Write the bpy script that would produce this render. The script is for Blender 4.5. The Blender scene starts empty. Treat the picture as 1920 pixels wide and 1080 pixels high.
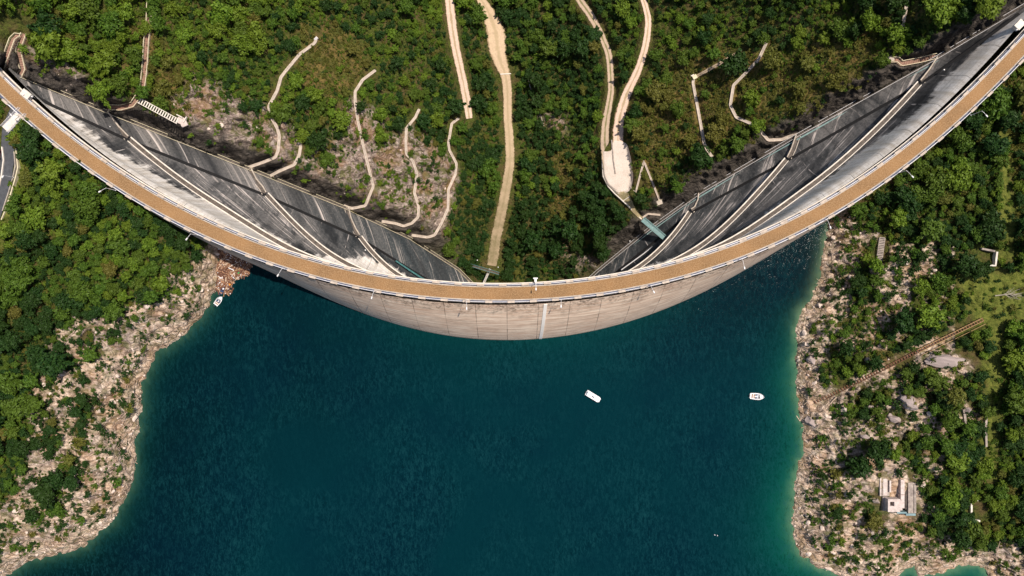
import bpy, math, random
import numpy as np
from mathutils import Vector
R = math.radians
sc = bpy.context.scene
H = 250.0                      # drone height over the crest
K = 0.75 / 960.0

# ------------------------------------------------------------- camera, sky, sun
cam_d = bpy.data.cameras.new('camera'); cam = bpy.data.objects.new('camera', cam_d)
sc.collection.objects.link(cam); sc.camera = cam
cam.location = (0, 0, H); cam.rotation_euler = (0, 0, 0)
cam_d.sensor_width = 36; cam_d.lens = 24; cam_d.clip_start = 1; cam_d.clip_end = 4000
SUN_EL, SUN_AZ = 70, 54        # sun stands over the right bank, as the shaded gorge foot and lit left wing show
world = bpy.data.worlds.new('World'); sc.world = world; world.use_nodes = True
wn = world.node_tree.nodes; bg = wn['Background']
sky = wn.new('ShaderNodeTexSky'); sky.sky_type = 'NISHITA'; sky.sun_disc = False
sky.sun_elevation = R(SUN_EL); sky.sun_rotation = R(SUN_AZ); sky.air_density = 1.0; sky.dust_density = 2.0
world.node_tree.links.new(sky.outputs[0], bg.inputs[0]); bg.inputs[1].default_value = 0.095
sd = bpy.data.lights.new('sun', 'SUN'); so = bpy.data.objects.new('sun', sd); sc.collection.objects.link(so)
sd.energy = 4.7; sd.angle = R(1.0); sd.color = (1.0, 0.90, 0.78)
sv = Vector((math.sin(R(SUN_AZ))*math.cos(R(SUN_EL)), math.cos(R(SUN_AZ))*math.cos(R(SUN_EL)), math.sin(R(SUN_EL))))
so.rotation_euler = sv.to_track_quat('Z', 'Y').to_euler(); so.location = (0, 100, 300)
sc.view_settings.view_transform = 'Standard'; sc.view_settings.look = 'None'
sc.view_settings.exposure = 0.14; sc.view_settings.gamma = 1.0
sc.cycles.max_bounces = 5; sc.cycles.transparent_max_bounces = 8

# ------------------------------------------------------------- helpers
def P(u, v, z=0.0):
    s = K * (H - z); return Vector(((u-960)*s, (540-v)*s, z))
def toPx(x, y, z):
    s = K * (H - z); return x/s + 960, 540 - y/s
def tag(o, label=None, cat=None, group=None, kind=None):
    if label: o['label'] = label
    if cat: o['category'] = cat
    if group: o['group'] = group
    if kind: o['kind'] = kind
    return o
def empty(name, loc, rz=0.0, label=None, cat=None, group=None):
    o = bpy.data.objects.new(name, None); sc.collection.objects.link(o)
    o.location = loc; o.rotation_euler = (0, 0, rz); o.empty_display_size = 1
    return tag(o, label, cat, group)
class MB:
    def __init__(s): s.v = []; s.f = []; s.m = []
    def add(s, vs, fs, m=0):
        b = len(s.v); s.v += [tuple(p) for p in vs]; s.f += [tuple(i+b for i in f) for f in fs]; s.m += [m]*len(fs)
    def frame(s, c, ax, ay, az, m=0, top=1.0):      # box from centre and half-axis vectors
        c, ax, ay, az = Vector(c), Vector(ax), Vector(ay), Vector(az)
        vs = [c+sx*ax*(top if sz > 0 else 1)+sy*ay*(top if sz > 0 else 1)+sz*az for sz in (-1, 1) for sx, sy in ((-1,-1),(1,-1),(1,1),(-1,1))]
        s.add(vs, [(3,2,1,0),(4,5,6,7),(0,1,5,4),(1,2,6,5),(2,3,7,6),(3,0,4,7)], m)
    def box(s, c, sx, sy, sz, rz=0, m=0, top=1.0):
        ca, sa = math.cos(rz), math.sin(rz)
        s.frame(c, (ca*sx/2, sa*sx/2, 0), (-sa*sy/2, ca*sy/2, 0), (0, 0, sz/2), m, top)
    def beam(s, a, b, w, h, m=0):
        a, b = Vector(a), Vector(b); d = b-a; L = d.length
        if L < 1e-5: return
        d.normalize(); up = Vector((0,0,1)) if abs(d.z) < .95 else Vector((0,1,0))
        sd_ = d.cross(up).normalized(); u2 = sd_.cross(d)
        s.frame((a+b)/2, d*L/2, sd_*w/2, u2*h/2, m)
    def tube(s, pts, r, n=6, m=0, r1=None):
        pts = [Vector(p) for p in pts]; k = len(pts); base = len(s.v); vs = []; fs = []
        for i, p in enumerate(pts):
            d = (pts[min(i+1, k-1)]-pts[max(i-1, 0)]).normalized()
            up = Vector((0,0,1)) if abs(d.z) < .9 else Vector((0,1,0))
            a = d.cross(up).normalized(); b = d.cross(a)
            rr = r if r1 is None else r+(r1-r)*i/max(1, k-1)
            for j in range(n):
                t = 2*math.pi*j/n; vs.append(p+a*math.cos(t)*rr+b*math.sin(t)*rr)
        for i in range(k-1):
            for j in range(n):
                a0 = i*n+j; a1 = i*n+(j+1) % n; fs.append((a0, a1, a1+n, a0+n))
        fs.append(tuple(range(n-1, -1, -1))); fs.append(tuple((k-1)*n+j for j in range(n)))
        s.add(vs, fs, m)
    def strip(s, L, Rr, th, m=0):                   # slab between two edge lines (tops), thickness th downward
        n = len(L); vs = []; fs = []
        for a, b in zip(L, Rr):
            a, b = Vector(a), Vector(b); vs += [a, b, b-Vector((0,0,th)), a-Vector((0,0,th))]
        for i in range(n-1):
            q = 4*i
            for j in range(4):
                a0 = q+j; a1 = q+(j+1) % 4; fs.append((a0, a1, a1+4, a0+4))
        fs.append((3,2,1,0)); fs.append((4*n-4, 4*n-3, 4*n-2, 4*n-1))
        s.add(vs, fs, m)
    def build(s, name, mats, parent=None, smooth=False, loc=None):
        me = bpy.data.meshes.new(name); me.from_pydata(s.v, [], s.f); me.update()
        for mt in (mats if isinstance(mats, (list, tuple)) else [mats]): me.materials.append(mt)
        if any(s.m): me.polygons.foreach_set('material_index', s.m)
        if smooth: me.polygons.foreach_set('use_smooth', [True]*len(s.f))
        import bmesh
        bm = bmesh.new(); bm.from_mesh(me); bmesh.ops.recalc_face_normals(bm, faces=bm.faces); bm.to_mesh(me); bm.free()
        o = bpy.data.objects.new(name, me); sc.collection.objects.link(o)
        if parent: o.parent = parent; o.matrix_parent_inverse = parent_inv(parent)
        return o
def parent_inv(p):                                  # parts are written in world coordinates
    from mathutils import Matrix
    M = Matrix.LocRotScale(p.location, p.rotation_euler, p.scale) if p.parent is None else Matrix()
    return M.inverted()
def plink(name, me, parent):                        # part in its parent's own coordinates
    o = bpy.data.objects.new(name, me); sc.collection.objects.link(o); o.parent = parent; return o
def offset(pts, d):                                 # parallel line in plan, d to the left
    out = []
    for i, p in enumerate(pts):
        t = pts[min(i+1, len(pts)-1)]-pts[max(i-1, 0)]; n = Vector((-t.y, t.x, 0))
        if n.length < 1e-6: n = Vector((0, 1, 0))
        n.normalize(); out.append(p+n*d)
    return out
def resample(pts, step):
    pts = [Vector(p) for p in pts]; out = [pts[0].copy()]
    for a, b in zip(pts, pts[1:]):
        n = max(1, int(round((b-a).length/step)))
        for i in range(1, n+1): out.append(a.lerp(b, i/n))
    return out
def smooth_line(pts, it=2):                         # Chaikin
    for _ in range(it):
        o = [pts[0]]
        for a, b in zip(pts, pts[1:]): o += [a.lerp(b, .25), a.lerp(b, .75)]
        o.append(pts[-1]); pts = o
    return pts

# noise on arrays
_rs = np.random.RandomState(7); _T = _rs.rand(512, 512)
def vnoise(x, y, seed=0):
    x = x+seed*37.17; y = y+seed*91.7
    xi = np.floor(x).astype(int); yi = np.floor(y).astype(int); fx = x-xi; fy = y-yi
    fx = fx*fx*(3-2*fx); fy = fy*fy*(3-2*fy)
    g = lambda a, b: _T[a & 511, b & 511]
    return (g(xi, yi)*(1-fx)+g(xi+1, yi)*fx)*(1-fy)+(g(xi, yi+1)*(1-fx)+g(xi+1, yi+1)*fx)*fy
def fbm(x, y, oc=4, seed=0):
    t = 0; a = .5
    for i in range(oc): t = t+a*(vnoise(x, y, seed+i)-.5); x = x*2.03+1.7; y = y*2.03+9.2; a *= .5
    return t*2
def ridged(x, y, oc=4, seed=0):
    t = 0; a = .5
    for i in range(oc): t = t+a*(1-np.abs(2*vnoise(x, y, seed+i)-1)); x = x*2.1+3.1; y = y*2.1+5.2; a *= .5
    return t
def sstep(a, b, x):
    t = np.clip((x-a)/(b-a), 0, 1); return t*t*(3-2*t)
def dist_poly(U, V, pts):                           # distance to a polyline, px
    d = np.full(U.shape, 1e9)
    for (ax, ay), (bx, by) in zip(pts, pts[1:]):
        vx, vy = bx-ax, by-ay; L = vx*vx+vy*vy+1e-9
        t = np.clip(((U-ax)*vx+(V-ay)*vy)/L, 0, 1)
        d = np.minimum(d, np.hypot(U-ax-t*vx, V-ay-t*vy))
    return d
def in_poly(U, V, pts):
    c = np.zeros(U.shape, bool); n = len(pts)
    for i in range(n):
        (ax, ay), (bx, by) = pts[i], pts[(i+1) % n]
        if ay == by: continue
        k = ((ay > V) != (by > V)) & (U < (bx-ax)*(V-ay)/(by-ay)+ax); c ^= k
    return c
def sdist(U, V, pts):                               # + inside
    d = dist_poly(U, V, list(pts)+[pts[0]]); return np.where(in_poly(U, V, pts), d, -d)

# ------------------------------------------------------------- material helpers
class NT:
    def __init__(s, name, disp=False):
        s.mat = bpy.data.materials.new(name); s.mat.use_nodes = True; s.t = s.mat.node_tree; s.n = s.t.nodes
        s.b = s.n['Principled BSDF']; s.out = s.n['Material Output']
    def link(s, a, b): s.t.links.new(a, b)
    def set(s, sock, v):
        if hasattr(v, 'is_output') or isinstance(v, bpy.types.NodeSocket): s.link(v, sock)
        else:
            if isinstance(v, (tuple, list)) and len(v) == 3 and sock.type == 'RGBA': v = (*v, 1)
            sock.default_value = v
    def node(s, typ, **kw):
        n = s.n.new(typ)
        for k, v in kw.items(): setattr(n, k, v)
        return n
    def attr(s, name, vec=False):
        a = s.node('ShaderNodeAttribute', attribute_name=name); return a.outputs['Vector' if vec else 'Fac']
    def pos(s): return s.node('ShaderNodeNewGeometry').outputs['Position']
    def obj(s): return s.node('ShaderNodeTexCoord').outputs['Object']
    def mp(s, vec, scale=(1,1,1), rot=(0,0,0), loc=(0,0,0)):
        m = s.node('ShaderNodeMapping'); s.link(vec, m.inputs[0]); m.inputs['Scale'].default_value = scale
        m.inputs['Rotation'].default_value = rot; m.inputs['Location'].default_value = loc; return m.outputs[0]
    def noise(s, vec, scale, detail=4, rough=.55, dist=0):
        n = s.node('ShaderNodeTexNoise'); s.link(vec, n.inputs['Vector']); n.inputs['Scale'].default_value = scale
        n.inputs['Detail'].default_value = detail; n.inputs['Roughness'].default_value = rough
        n.inputs['Distortion'].default_value = dist; return n.outputs['Fac']
    def voro(s, vec, scale, feat='F1', out='Distance'):
        n = s.node('ShaderNodeTexVoronoi', feature=feat); s.link(vec, n.inputs['Vector']); n.inputs['Scale'].default_value = scale
        return n.outputs[out]
    def ramp(s, fac, stops, interp='LINEAR'):
        n = s.node('ShaderNodeValToRGB'); e = n.color_ramp.elements; n.color_ramp.interpolation = interp
        while len(e) < len(stops): e.new(.5)
        for k, (p, c) in enumerate(stops):
            e[k].position = p; e[k].color = (*c, 1) if not isinstance(c, (int, float)) else (c, c, c, 1)
        s.set(n.inputs[0], fac); return n.outputs[0]
    def math(s, op, a, b=0.0, clamp=False):
        n = s.node('ShaderNodeMath', operation=op, use_clamp=clamp); s.set(n.inputs[0], a); s.set(n.inputs[1], b); return n.outputs[0]
    def mix(s, f, a, b, mode='MIX'):
        n = s.node('ShaderNodeMix', data_type='RGBA', blend_type=mode); s.set(n.inputs[0], f); s.set(n.inputs[6], a); s.set(n.inputs[7], b); return n.outputs[2]
    def sep(s, v):
        n = s.node('ShaderNodeSeparateXYZ'); s.link(v, n.inputs[0]); return n.outputs
    def comb(s, x, y, z):
        n = s.node('ShaderNodeCombineXYZ'); s.set(n.inputs[0], x); s.set(n.inputs[1], y); s.set(n.inputs[2], z); return n.outputs[0]
    def bump(s, h, strength=.5, dist=.2):
        n = s.node('ShaderNodeBump'); n.inputs['Strength'].default_value = strength; n.inputs['Distance'].default_value = dist
        s.link(h, n.inputs['Height']); s.link(n.outputs[0], s.b.inputs['Normal'])
    def fin(s, col, rough=.9, spec=.3, metal=0):
        s.set(s.b.inputs['Base Color'], col); s.set(s.b.inputs['Roughness'], rough)
        s.b.inputs['Specular IOR Level'].default_value = spec; s.b.inputs['Metallic'].default_value = metal; return s.mat
def simple(name, c1, c2=None, scale=1.0, rough=.85, spec=.3, metal=0, bump=.3, detail=5):
    t = NT(name); c2 = c2 or tuple(x*.6 for x in c1); n = t.noise(t.obj(), scale, detail, .65)
    t.bump(n, bump, .1)
    return t.fin(t.mix(t.ramp(n, [(.3, 0), (.7, 1)]), c2, c1), rough, spec, metal)

M = {}
M['concrete'] = simple('pale_concrete', (.54, .47, .40), (.30, .26, .22), .6)
M['white_concrete'] = simple('weathered_white_concrete', (.78, .72, .64), (.55, .49, .43), .5)
M['stair_wall'] = simple('pinkish_stair_walls', (.66, .55, .46), (.40, .31, .25), .5)
M['parapet'] = simple('parapet_concrete', (.58, .49, .41), (.36, .30, .25), .8)
M['dark_floor'] = simple('stained_walkway_floor', (.16, .13, .11), (.05, .045, .04), .8)
M['joint'] = simple('black_joint_seal', (.012, .012, .013), (.006, .006, .007), 1)
M['gutter'] = simple('rail_shade_gutter', (.10, .12, .20), (.05, .06, .10), .8, rough=.6)  # blue-grey stands in for the shadow under the crest railings
M['white_metal'] = simple('white_painted_metal', (.82, .80, .80), (.62, .60, .60), 1.5, rough=.45, spec=.5)
M['grey_metal'] = simple('galvanised_metal', (.55, .55, .55), (.32, .33, .34), 1.5, rough=.5, spec=.5, metal=.2)
M['teal_metal'] = simple('shade_teal_metal', (.07, .22, .22), (.03, .10, .11), 1.0, rough=.5, spec=.5)  # teal carries the blue gorge shade in the metal's colour
M['pale_teal'] = simple('pale_shade_teal_pipe', (.32, .46, .44), (.18, .28, .28), .8, rough=.5)  # blue shade at the dam foot mixed into the pipe colour
M['rail_pale'] = simple('faded_yellow_white_rail', (.72, .66, .46), (.50, .42, .30), 1.0)
M['stair_floor'] = simple('red_brown_stair_treads', (.34, .20, .15), (.18, .11, .08), 1.0)
M['wood'] = simple('bleached_driftwood', (.60, .48, .36), (.35, .25, .18), 1.5)
M['rust'] = simple('rusty_iron', (.19, .085, .045), (.09, .045, .028), 1.2, rough=.8)
M['yellow_rail'] = simple('yellow_rusty_rail', (.46, .32, .15), (.22, .13, .06), 1.2)
M['stone_wall'] = simple('old_grey_masonry', (.42, .36, .31), (.16, .13, .12), .7, bump=.6)
M['roof_white'] = simple('lime_white_masonry', (.66, .57, .53), (.40, .33, .30), .9, bump=.4)
M['slate'] = simple('faded_blue_render', (.25, .36, .38), (.14, .22, .24), .8)
M['boulder'] = simple('pale_limestone_boulder', (.50, .41, .38), (.22, .18, .17), .35, bump=.8, detail=9)
M['hull'] = simple('white_boat_gelcoat', (.84, .84, .86), (.72, .72, .76), .8, rough=.3, spec=.5, bump=.0)
M['boat_dark'] = simple('dark_boat_fittings', (.05, .06, .08), (.03, .035, .05), 2, rough=.4)
M['boat_wood'] = simple('brown_boat_deck', (.42, .24, .14), (.26, .14, .08), 2)
M['boat_blue'] = simple('blue_boat_cover', (.05, .09, .20), (.03, .05, .12), 2)
M['asphalt'] = simple('grey_asphalt', (.085, .09, .10), (.05, .052, .06), .7)
M['bark'] = simple('brown_bark', (.12, .085, .06), (.05, .035, .025), 2)
M['dead_bark'] = simple('grey_dead_bark', (.38, .34, .28), (.22, .19, .15), 2)
M['red_paint'] = simple('dark_red_car_paint', (.20, .02, .02), (.16, .015, .015), 1, rough=.3, spec=.5, bump=0)
M['glass'] = simple('dark_glass', (.02, .025, .03), (.015, .02, .025), 1, rough=.1, spec=.6, bump=0)
M['rubber'] = simple('black_rubber', (.02, .02, .02), (.015, .015, .015), 1)
M['orange'] = simple('faded_orange_plastic', (.70, .30, .06), (.5, .2, .04), 1)
M['green_plastic'] = simple('green_plastic', (.05, .40, .12), (.03, .28, .08), 1)

def gravel(name, a, b, c, big=.12):
    t = NT(name); p = t.pos()
    n1 = t.noise(p, big, 5, .6); n2 = t.noise(p, 2.6, 3, .7)
    col = t.mix(t.ramp(n1, [(.35, 0), (.65, 1)]), a, b)
    col = t.mix(t.ramp(n2, [(.42, 0), (.66, .75)]), col, c)
    t.bump(n2, .5, .15); return t.fin(col, .95, .15)
M['crest_gravel'] = gravel('orange_gravel_surface', (.27, .148, .064), (.185, .105, .048), (.40, .26, .14), .09)
M['dirt_road'] = gravel('pale_dirt_track', (.58, .43, .33), (.40, .30, .20), (.70, .55, .43))
M['dirt_grassy'] = gravel('grassy_dirt_track', (.34, .27, .14), (.16, .15, .06), (.50, .40, .28), .25)
M['pad'] = gravel('pale_grey_gravel', (.58, .50, .44), (.44, .37, .31), (.68, .60, .53))

# ============================================================= DAM GEOMETRY
CR = [(-45,112),(0,157),(60,212),(136,273),(192,322),(260,364),(325,397),(400,432),(480,466),(580,503),(692,529),(800,544),(905,549),(960,549),
      (1085,541),(1210,522),(1310,497),(1385,472),(1440,445),(1540,393),(1640,335),(1715,284),(1815,192),(1877,128),(1920,85),(1985,15)]
_cf = np.polyfit([(a-960)/960 for a, b in CR], [b for a, b in CR], 7)
def vcrest(u): return np.polyval(_cf, (np.asarray(u, float)-960)/960)
cu = np.linspace(-45, 1980, 700)
crest0 = [P(a, b, 0) for a, b in zip(cu, vcrest(cu))]
crest = resample(crest0, 2.0)
crestL = resample(crest0, 1.0)
def edge(d): return offset(crest, d)                # +d = downstream (up-frame)
_dn = np.array([(p.x, p.y) for p in offset(crest0, 3.45)]); _up = np.array([(p.x, p.y) for p in offset(crest0, -3.45)])
def y_dn(x): return np.interp(x, _dn[:, 0], _dn[:, 1])
def y_up(x): return np.interp(x, _up[:, 0], _up[:, 1])
JL = [(14,128,-.8),(75,190,-8),(240,265,-25),(497,368,-52),(672,447,-78),(790,520,-100),(860,556,-112),(930,585,-126)]
JR = [(1955,-5,-.8),(1880,52,-8),(1727,160,-25),(1478,302,-52),(1297,400,-78),(1165,505,-102),(1110,552,-112),(1040,590,-126)]
BL = [(16,126,-.8),(42,143,-5),(200,209,-25),(468,316,-52),(650,390,-78),(770,447,-100),(860,505,-116),(930,575,-128)]
BR = [(1990,-30,-.8),(1920,10,-8),(1757,107,-25),(1497,252,-52),(1312,361,-78),(1215,430,-95),(1120,508,-114),(1040,580,-128)]
def at_z(line, z):
    W = [P(*q) for q in line]; zs = [-q[2] for q in line]
    return np.array([np.interp(-z, zs, [w.x for w in W]), np.interp(-z, zs, [w.y for w in W])])
def cz(z): return -.135*(-z)*np.clip(1-(-z)/260, 0, 1)
def shell_y(x, z):
    jl, jr = at_z(JL, z), at_z(JR, z); c = cz(z)
    xj, yj = (jl if x < 0 else jr)
    lj = yj-y_dn(xj); t = min(1, abs(x/xj))
    ax = min(1, max(0, (abs(x)-80)/40)); shelf = 3.2*ax*ax*(3-2*ax)*(1-math.exp((z+1)/3.0))*(1-t**8)
    return y_dn(x)+c+(lj-c)*t**4+shelf
WL = [(480,497),(550,533),(635,565),(692,592),(745,610),(805,625),(860,632),(905,635.5),(960,637),(1015,635),(1075,627),(1135,616),(1222,590),(1310,552),(1360,525),(1440,481),(1482,455),(1515,433),(1540,417)]
_wl = np.array([(P(a, b, -26).x, P(a, b, -26).y) for a, b in WL]); _wx = _wl[:, 0]
_lw = np.poly1d(np.polyfit(_wx/100, _wl[:, 1]-y_up(_wx), 6))
def leanw(x):
    x = np.asarray(x, float); xc = np.clip(x, _wx[0], _wx[-1])
    return np.minimum(_lw(xc/100), -.8)
def up_y(x, z):
    t = -z/26.0
    f = t*(1.35-.35*t) if t < 1 else 1+.3*(1-math.exp(-(t-1)))
    return y_up(x)+leanw(x)*f

dam = empty('arch_dam', P(960, 549, 0), 0, 'curved concrete arch dam carrying an orange gravel crest road between lake and deep green valley', 'dam')

# --- material of the downstream wall
def wall_down():
    t = NT('stained_downstream_concrete'); a = t.attr('fc', True); s_, z_, w_ = t.sep(a)
    st = t.noise(t.comb(t.math('MULTIPLY', s_, .42), t.math('MULTIPLY', z_, .045), 0), 1, 6, .7)
    bl = t.noise(t.comb(t.math('MULTIPLY', s_, .06), t.math('MULTIPLY', z_, .09), 3), 1, 6, .62, .4)
    hz = t.noise(t.comb(t.math('MULTIPLY', s_, .05), t.math('MULTIPLY', z_, .9), 7), 1, 5, .65)
    dark = t.mix(t.ramp(st, [(.36, 0), (.68, 1)]), (.026, .029, .032), (.155, .150, .148))
    dark = t.mix(t.ramp(bl, [(.46, 0), (.66, .8)]), dark, (.20, .185, .175))
    dark = t.mix(t.math('MULTIPLY', t.ramp(t.math('MULTIPLY', z_, -.01), [(.5, 0), (.9, 1)]), .7), dark, (.012, .026, .034))  # blue-dark shade of the gorge foot painted into the lower wall
    wnz = t.node('ShaderNodeTexWhiteNoise', noise_dimensions='3D'); t.link(t.comb(t.math('FLOOR', t.math('DIVIDE', s_, 6.0)), t.math('FLOOR', t.math('DIVIDE', z_, 2.5)), 0), wnz.inputs['Vector'])
    dark = t.mix(t.math('MULTIPLY', wnz.outputs['Value'], .22), dark, (.19, .18, .175)); fine = t.noise(t.pos(), 1.1, 6, .75)
    dark = t.mix(t.ramp(fine, [(.55, 0), (.68, .5)]), dark, (.30, .27, .25)); dark = t.mix(t.ramp(bl, [(.34, .85), (.50, 0)]), dark, (.012, .014, .017)); dark = t.mix(t.ramp(fine, [(.34, .7), (.46, 0)]), dark, (.012, .013, .015))
    dark = t.mix(t.math('MULTIPLY', t.ramp(hz, [(.54, 0), (.62, .9)]), t.ramp(bl, [(.47, 0), (.53, 1)])), dark, (.62, .55, .51))
    # construction joints every 12 m with pale seepage beside them
    mod = t.math('PINGPONG', s_, 6.0); jn = t.math('ADD', mod, t.math('MULTIPLY', t.math('SUBTRACT', bl, .5), 1.2))
    seep = t.math('MULTIPLY', t.ramp(jn, [(.0, 1), (.055, 0)]), t.ramp(t.noise(t.comb(t.math('MULTIPLY', s_, .083), t.math('MULTIPLY', z_, .10), 11), 1, 3, .6), [(.46, 0), (.56, 1)]))
    dark = t.mix(t.math('MULTIPLY', seep, .9), dark, (.78, .70, .66))
    pale = t.mix(t.ramp(st, [(.35, 0), (.6, 1)]), (.60, .53, .45), (.88, .83, .78))
    pale = t.mix(t.math('MULTIPLY', t.ramp(hz, [(.5, 0), (.62, 1)]), .3), pale, (.45, .40, .34))
    pale = t.mix(t.ramp(fine, [(.36, .5), (.5, 0)]), pale, (.40, .35, .31))
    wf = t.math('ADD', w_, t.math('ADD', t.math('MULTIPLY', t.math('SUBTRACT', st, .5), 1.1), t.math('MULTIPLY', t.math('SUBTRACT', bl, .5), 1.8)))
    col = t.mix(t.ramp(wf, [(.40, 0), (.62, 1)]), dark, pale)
    lift = t.math('PINGPONG', z_, 1.25)
    col = t.mix(t.math('MULTIPLY', t.ramp(lift, [(.0, 1), (.09, 0)]), .45), col, (.03, .03, .03))
    jl = t.ramp(t.math('PINGPONG', s_, 6.0), [(.04, 1), (.16, 0)])
    col = t.mix(t.math('MULTIPLY', jl, .6), col, (.03, .03, .03))
    t.bump(t.math('ADD', st, hz), .35, .25); return t.fin(col, .85, .25)
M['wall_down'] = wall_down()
def wall_up():
    t = NT('warm_upstream_concrete'); a = t.attr('fc', True); s_, z_, w_ = t.sep(a)
    hz = t.noise(t.comb(t.math('MULTIPLY', s_, .07), t.math('MULTIPLY', z_, 1.3), 0), 1, 6, .7)
    bl = t.noise(t.comb(t.math('MULTIPLY', s_, .16), t.math('MULTIPLY', z_, .22), 5), 1, 6, .65)
    col = t.mix(t.ramp(hz, [(.38, 0), (.60, 1)]), (.64, .42, .29), (.98, .80, .62))
    col = t.mix(t.math('MULTIPLY', t.ramp(bl, [(.5, 0), (.75, 1)]), .45), col, (.36, .26, .19))
    top = t.math('ADD', t.math('MULTIPLY', z_, .07), t.math('MULTIPLY', t.math('ADD', bl, hz), 1.0))
    mould = t.math('MULTIPLY', t.ramp(top, [(.52, 0), (.82, 1)]), t.ramp(t.noise(t.comb(t.math('MULTIPLY', s_, .5), t.math('MULTIPLY', z_, .9), 9), 1, 5, .75), [(.46, .12), (.6, 1)]))
    col = t.mix(t.math('MULTIPLY', mould, .85), col, (.12, .085, .06))
    lift = t.math('PINGPONG', z_, 1.3)
    col = t.mix(t.math('MULTIPLY', t.ramp(lift, [(.0, 1), (.20, 0)]), .55), col, (.30, .21, .15))
    jl = t.ramp(t.math('PINGPONG', s_, 6.3), [(.05, 1), (.20, 0)])
    br = t.noise(t.comb(t.math('MULTIPLY', s_, .02), t.math('MULTIPLY', z_, .2), 2), 1, 2, .5)
    col = t.mix(t.math('MULTIPLY', jl, t.ramp(br, [(.4, .3), (.6, 1)])), col, (.15, .10, .075))
    wq = t.node('ShaderNodeTexWhiteNoise', noise_dimensions='3D'); t.link(t.comb(t.math('FLOOR', t.math('DIVIDE', s_, 12.6)), t.math('FLOOR', t.math('DIVIDE', z_, 2.6)), 0), wq.inputs['Vector'])
    col = t.mix(t.math('MULTIPLY', wq.outputs['Value'], .22), col, (.42, .29, .21))
    wet = t.ramp(t.math('ADD', z_, 26.0), [(.0, 1), (.9, .0)])
    col = t.mix(t.math('MULTIPLY', wet, .5), col, (.34, .22, .10))
    t.bump(hz, .4, .25); return t.fin(col, .85, .25)
M['wall_up'] = wall_up()

def grid_mesh(name, rows, mat, parent, fc=None, smooth=True):
    """rows: list of lists of Vectors, all the same length"""
    m, n = len(rows), len(rows[0]); V = [p for r in rows for p in r]
    F = [(i*n+j, i*n+j+1, (i+1)*n+j+1, (i+1)*n+j) for i in range(m-1) for j in range(n-1)]
    me = bpy.data.meshes.new(name); me.from_pydata([tuple(p) for p in V], [], F); me.materials.append(mat)
    if smooth: me.polygons.foreach_set('use_smooth', [True]*len(F))
    if fc is not None:
        at = me.attributes.new('fc', 'FLOAT_VECTOR', 'POINT'); at.data.foreach_set('vector', np.array(fc, float).ravel())
    o = bpy.data.objects.new(name, me); sc.collection.objects.link(o)
    if parent: o.parent = parent; o.matrix_parent_inverse = parent_inv(parent)
    return o
def zwhite(x):
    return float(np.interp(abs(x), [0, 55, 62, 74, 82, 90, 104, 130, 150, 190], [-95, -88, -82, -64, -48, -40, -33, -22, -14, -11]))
zs = [-1.0]+[-1.0-2.5*i for i in range(1, 51)]
rows = []; fc = []
for z in zs:
    jl, jr = at_z(JL, z), at_z(JR, z); r = []
    xs = np.concatenate([jl[0]*np.cos(np.linspace(0, math.pi/2, 60, endpoint=False)), jr[0]*np.sin(np.linspace(0, math.pi/2, 61))])
    for x in xs:
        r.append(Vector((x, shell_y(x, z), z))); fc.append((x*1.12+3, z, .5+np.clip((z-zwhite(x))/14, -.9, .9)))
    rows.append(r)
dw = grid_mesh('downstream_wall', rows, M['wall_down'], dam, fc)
def plinth_part(J, B, name):
    rows = []; fc = []
    for z in zs[0:]:
        j, b = at_z(J, z), at_z(B, z); r = []
        nrm = np.array([-(b-j)[1], (b-j)[0]]); nrm = nrm/(np.linalg.norm(nrm)+1e-6)
        L = np.linalg.norm(b-j)
        for k in range(9):
            q = j+(b-j)*k/8; bow = math.sin(math.pi*k/8)*L*.05
            r.append(Vector((q[0], q[1]+bow, z))); fc.append((q[0]*.9+q[1]*.5, z, -.15))
        rows.append(r)
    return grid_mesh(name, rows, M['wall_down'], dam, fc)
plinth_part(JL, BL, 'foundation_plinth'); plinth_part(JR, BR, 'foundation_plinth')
# dark perimetral joint between shell and plinth
for J in (JL, JR):
    pts = [Vector((*at_z(J, z), z))+Vector((0, .35, .3)) for z in np.linspace(-5, -126, 50)]
    m = MB(); m.strip(offset(pts, .75), offset(pts, -.75), .8); m.build('perimetral_joint', M['joint'], dam)
# upstream wall
rows = []; fc = []
ux = np.array([p.x for p in crestL])
for z in [-.9]+[-.9-1.4*i for i in range(1, 26)]:
    r = []
    for x in ux: r.append(Vector((x, float(up_y(x, z)), z))); fc.append((x*1.08+2, z, 0))
    rows.append(r)
grid_mesh('upstream_wall', rows, M['wall_up'], dam, fc)
# crest slab, road, kerbs, gutters
m = MB(); m.strip(edge(3.5), edge(-3.5), 1.1); m.build('crest_slab', M['concrete'], dam)
def ribbon(pts_a, pts_b, dz): return [p+Vector((0,0,dz)) for p in pts_a], [p+Vector((0,0,dz)) for p in pts_b]
m = MB(); a, b = ribbon(edge(2.2), edge(-2.2), .03); m.strip(a, b, .02); m.build('crest_road', M['crest_gravel'], dam)
for s_ in (1, -1):
    m = MB(); a, b = ribbon(edge(s_*2.60), edge(s_*2.25), .16); m.strip(a, b, .14); m.build('kerb', M['concrete'], dam)
    m = MB(); a, b = ribbon(edge(s_*3.44), edge(s_*2.63), .025); m.strip(a, b, .015); m.build('gutter', M['gutter'], dam)
# light concrete cornice standing out under the crest on the valley side
m = MB(); m.strip([p+Vector((0,0,-1.2)) for p in edge(3.85)], [p+Vector((0,0,-1.2)) for p in edge(3.2)], .5); m.build('cornice', M['white_concrete'], dam)
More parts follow.
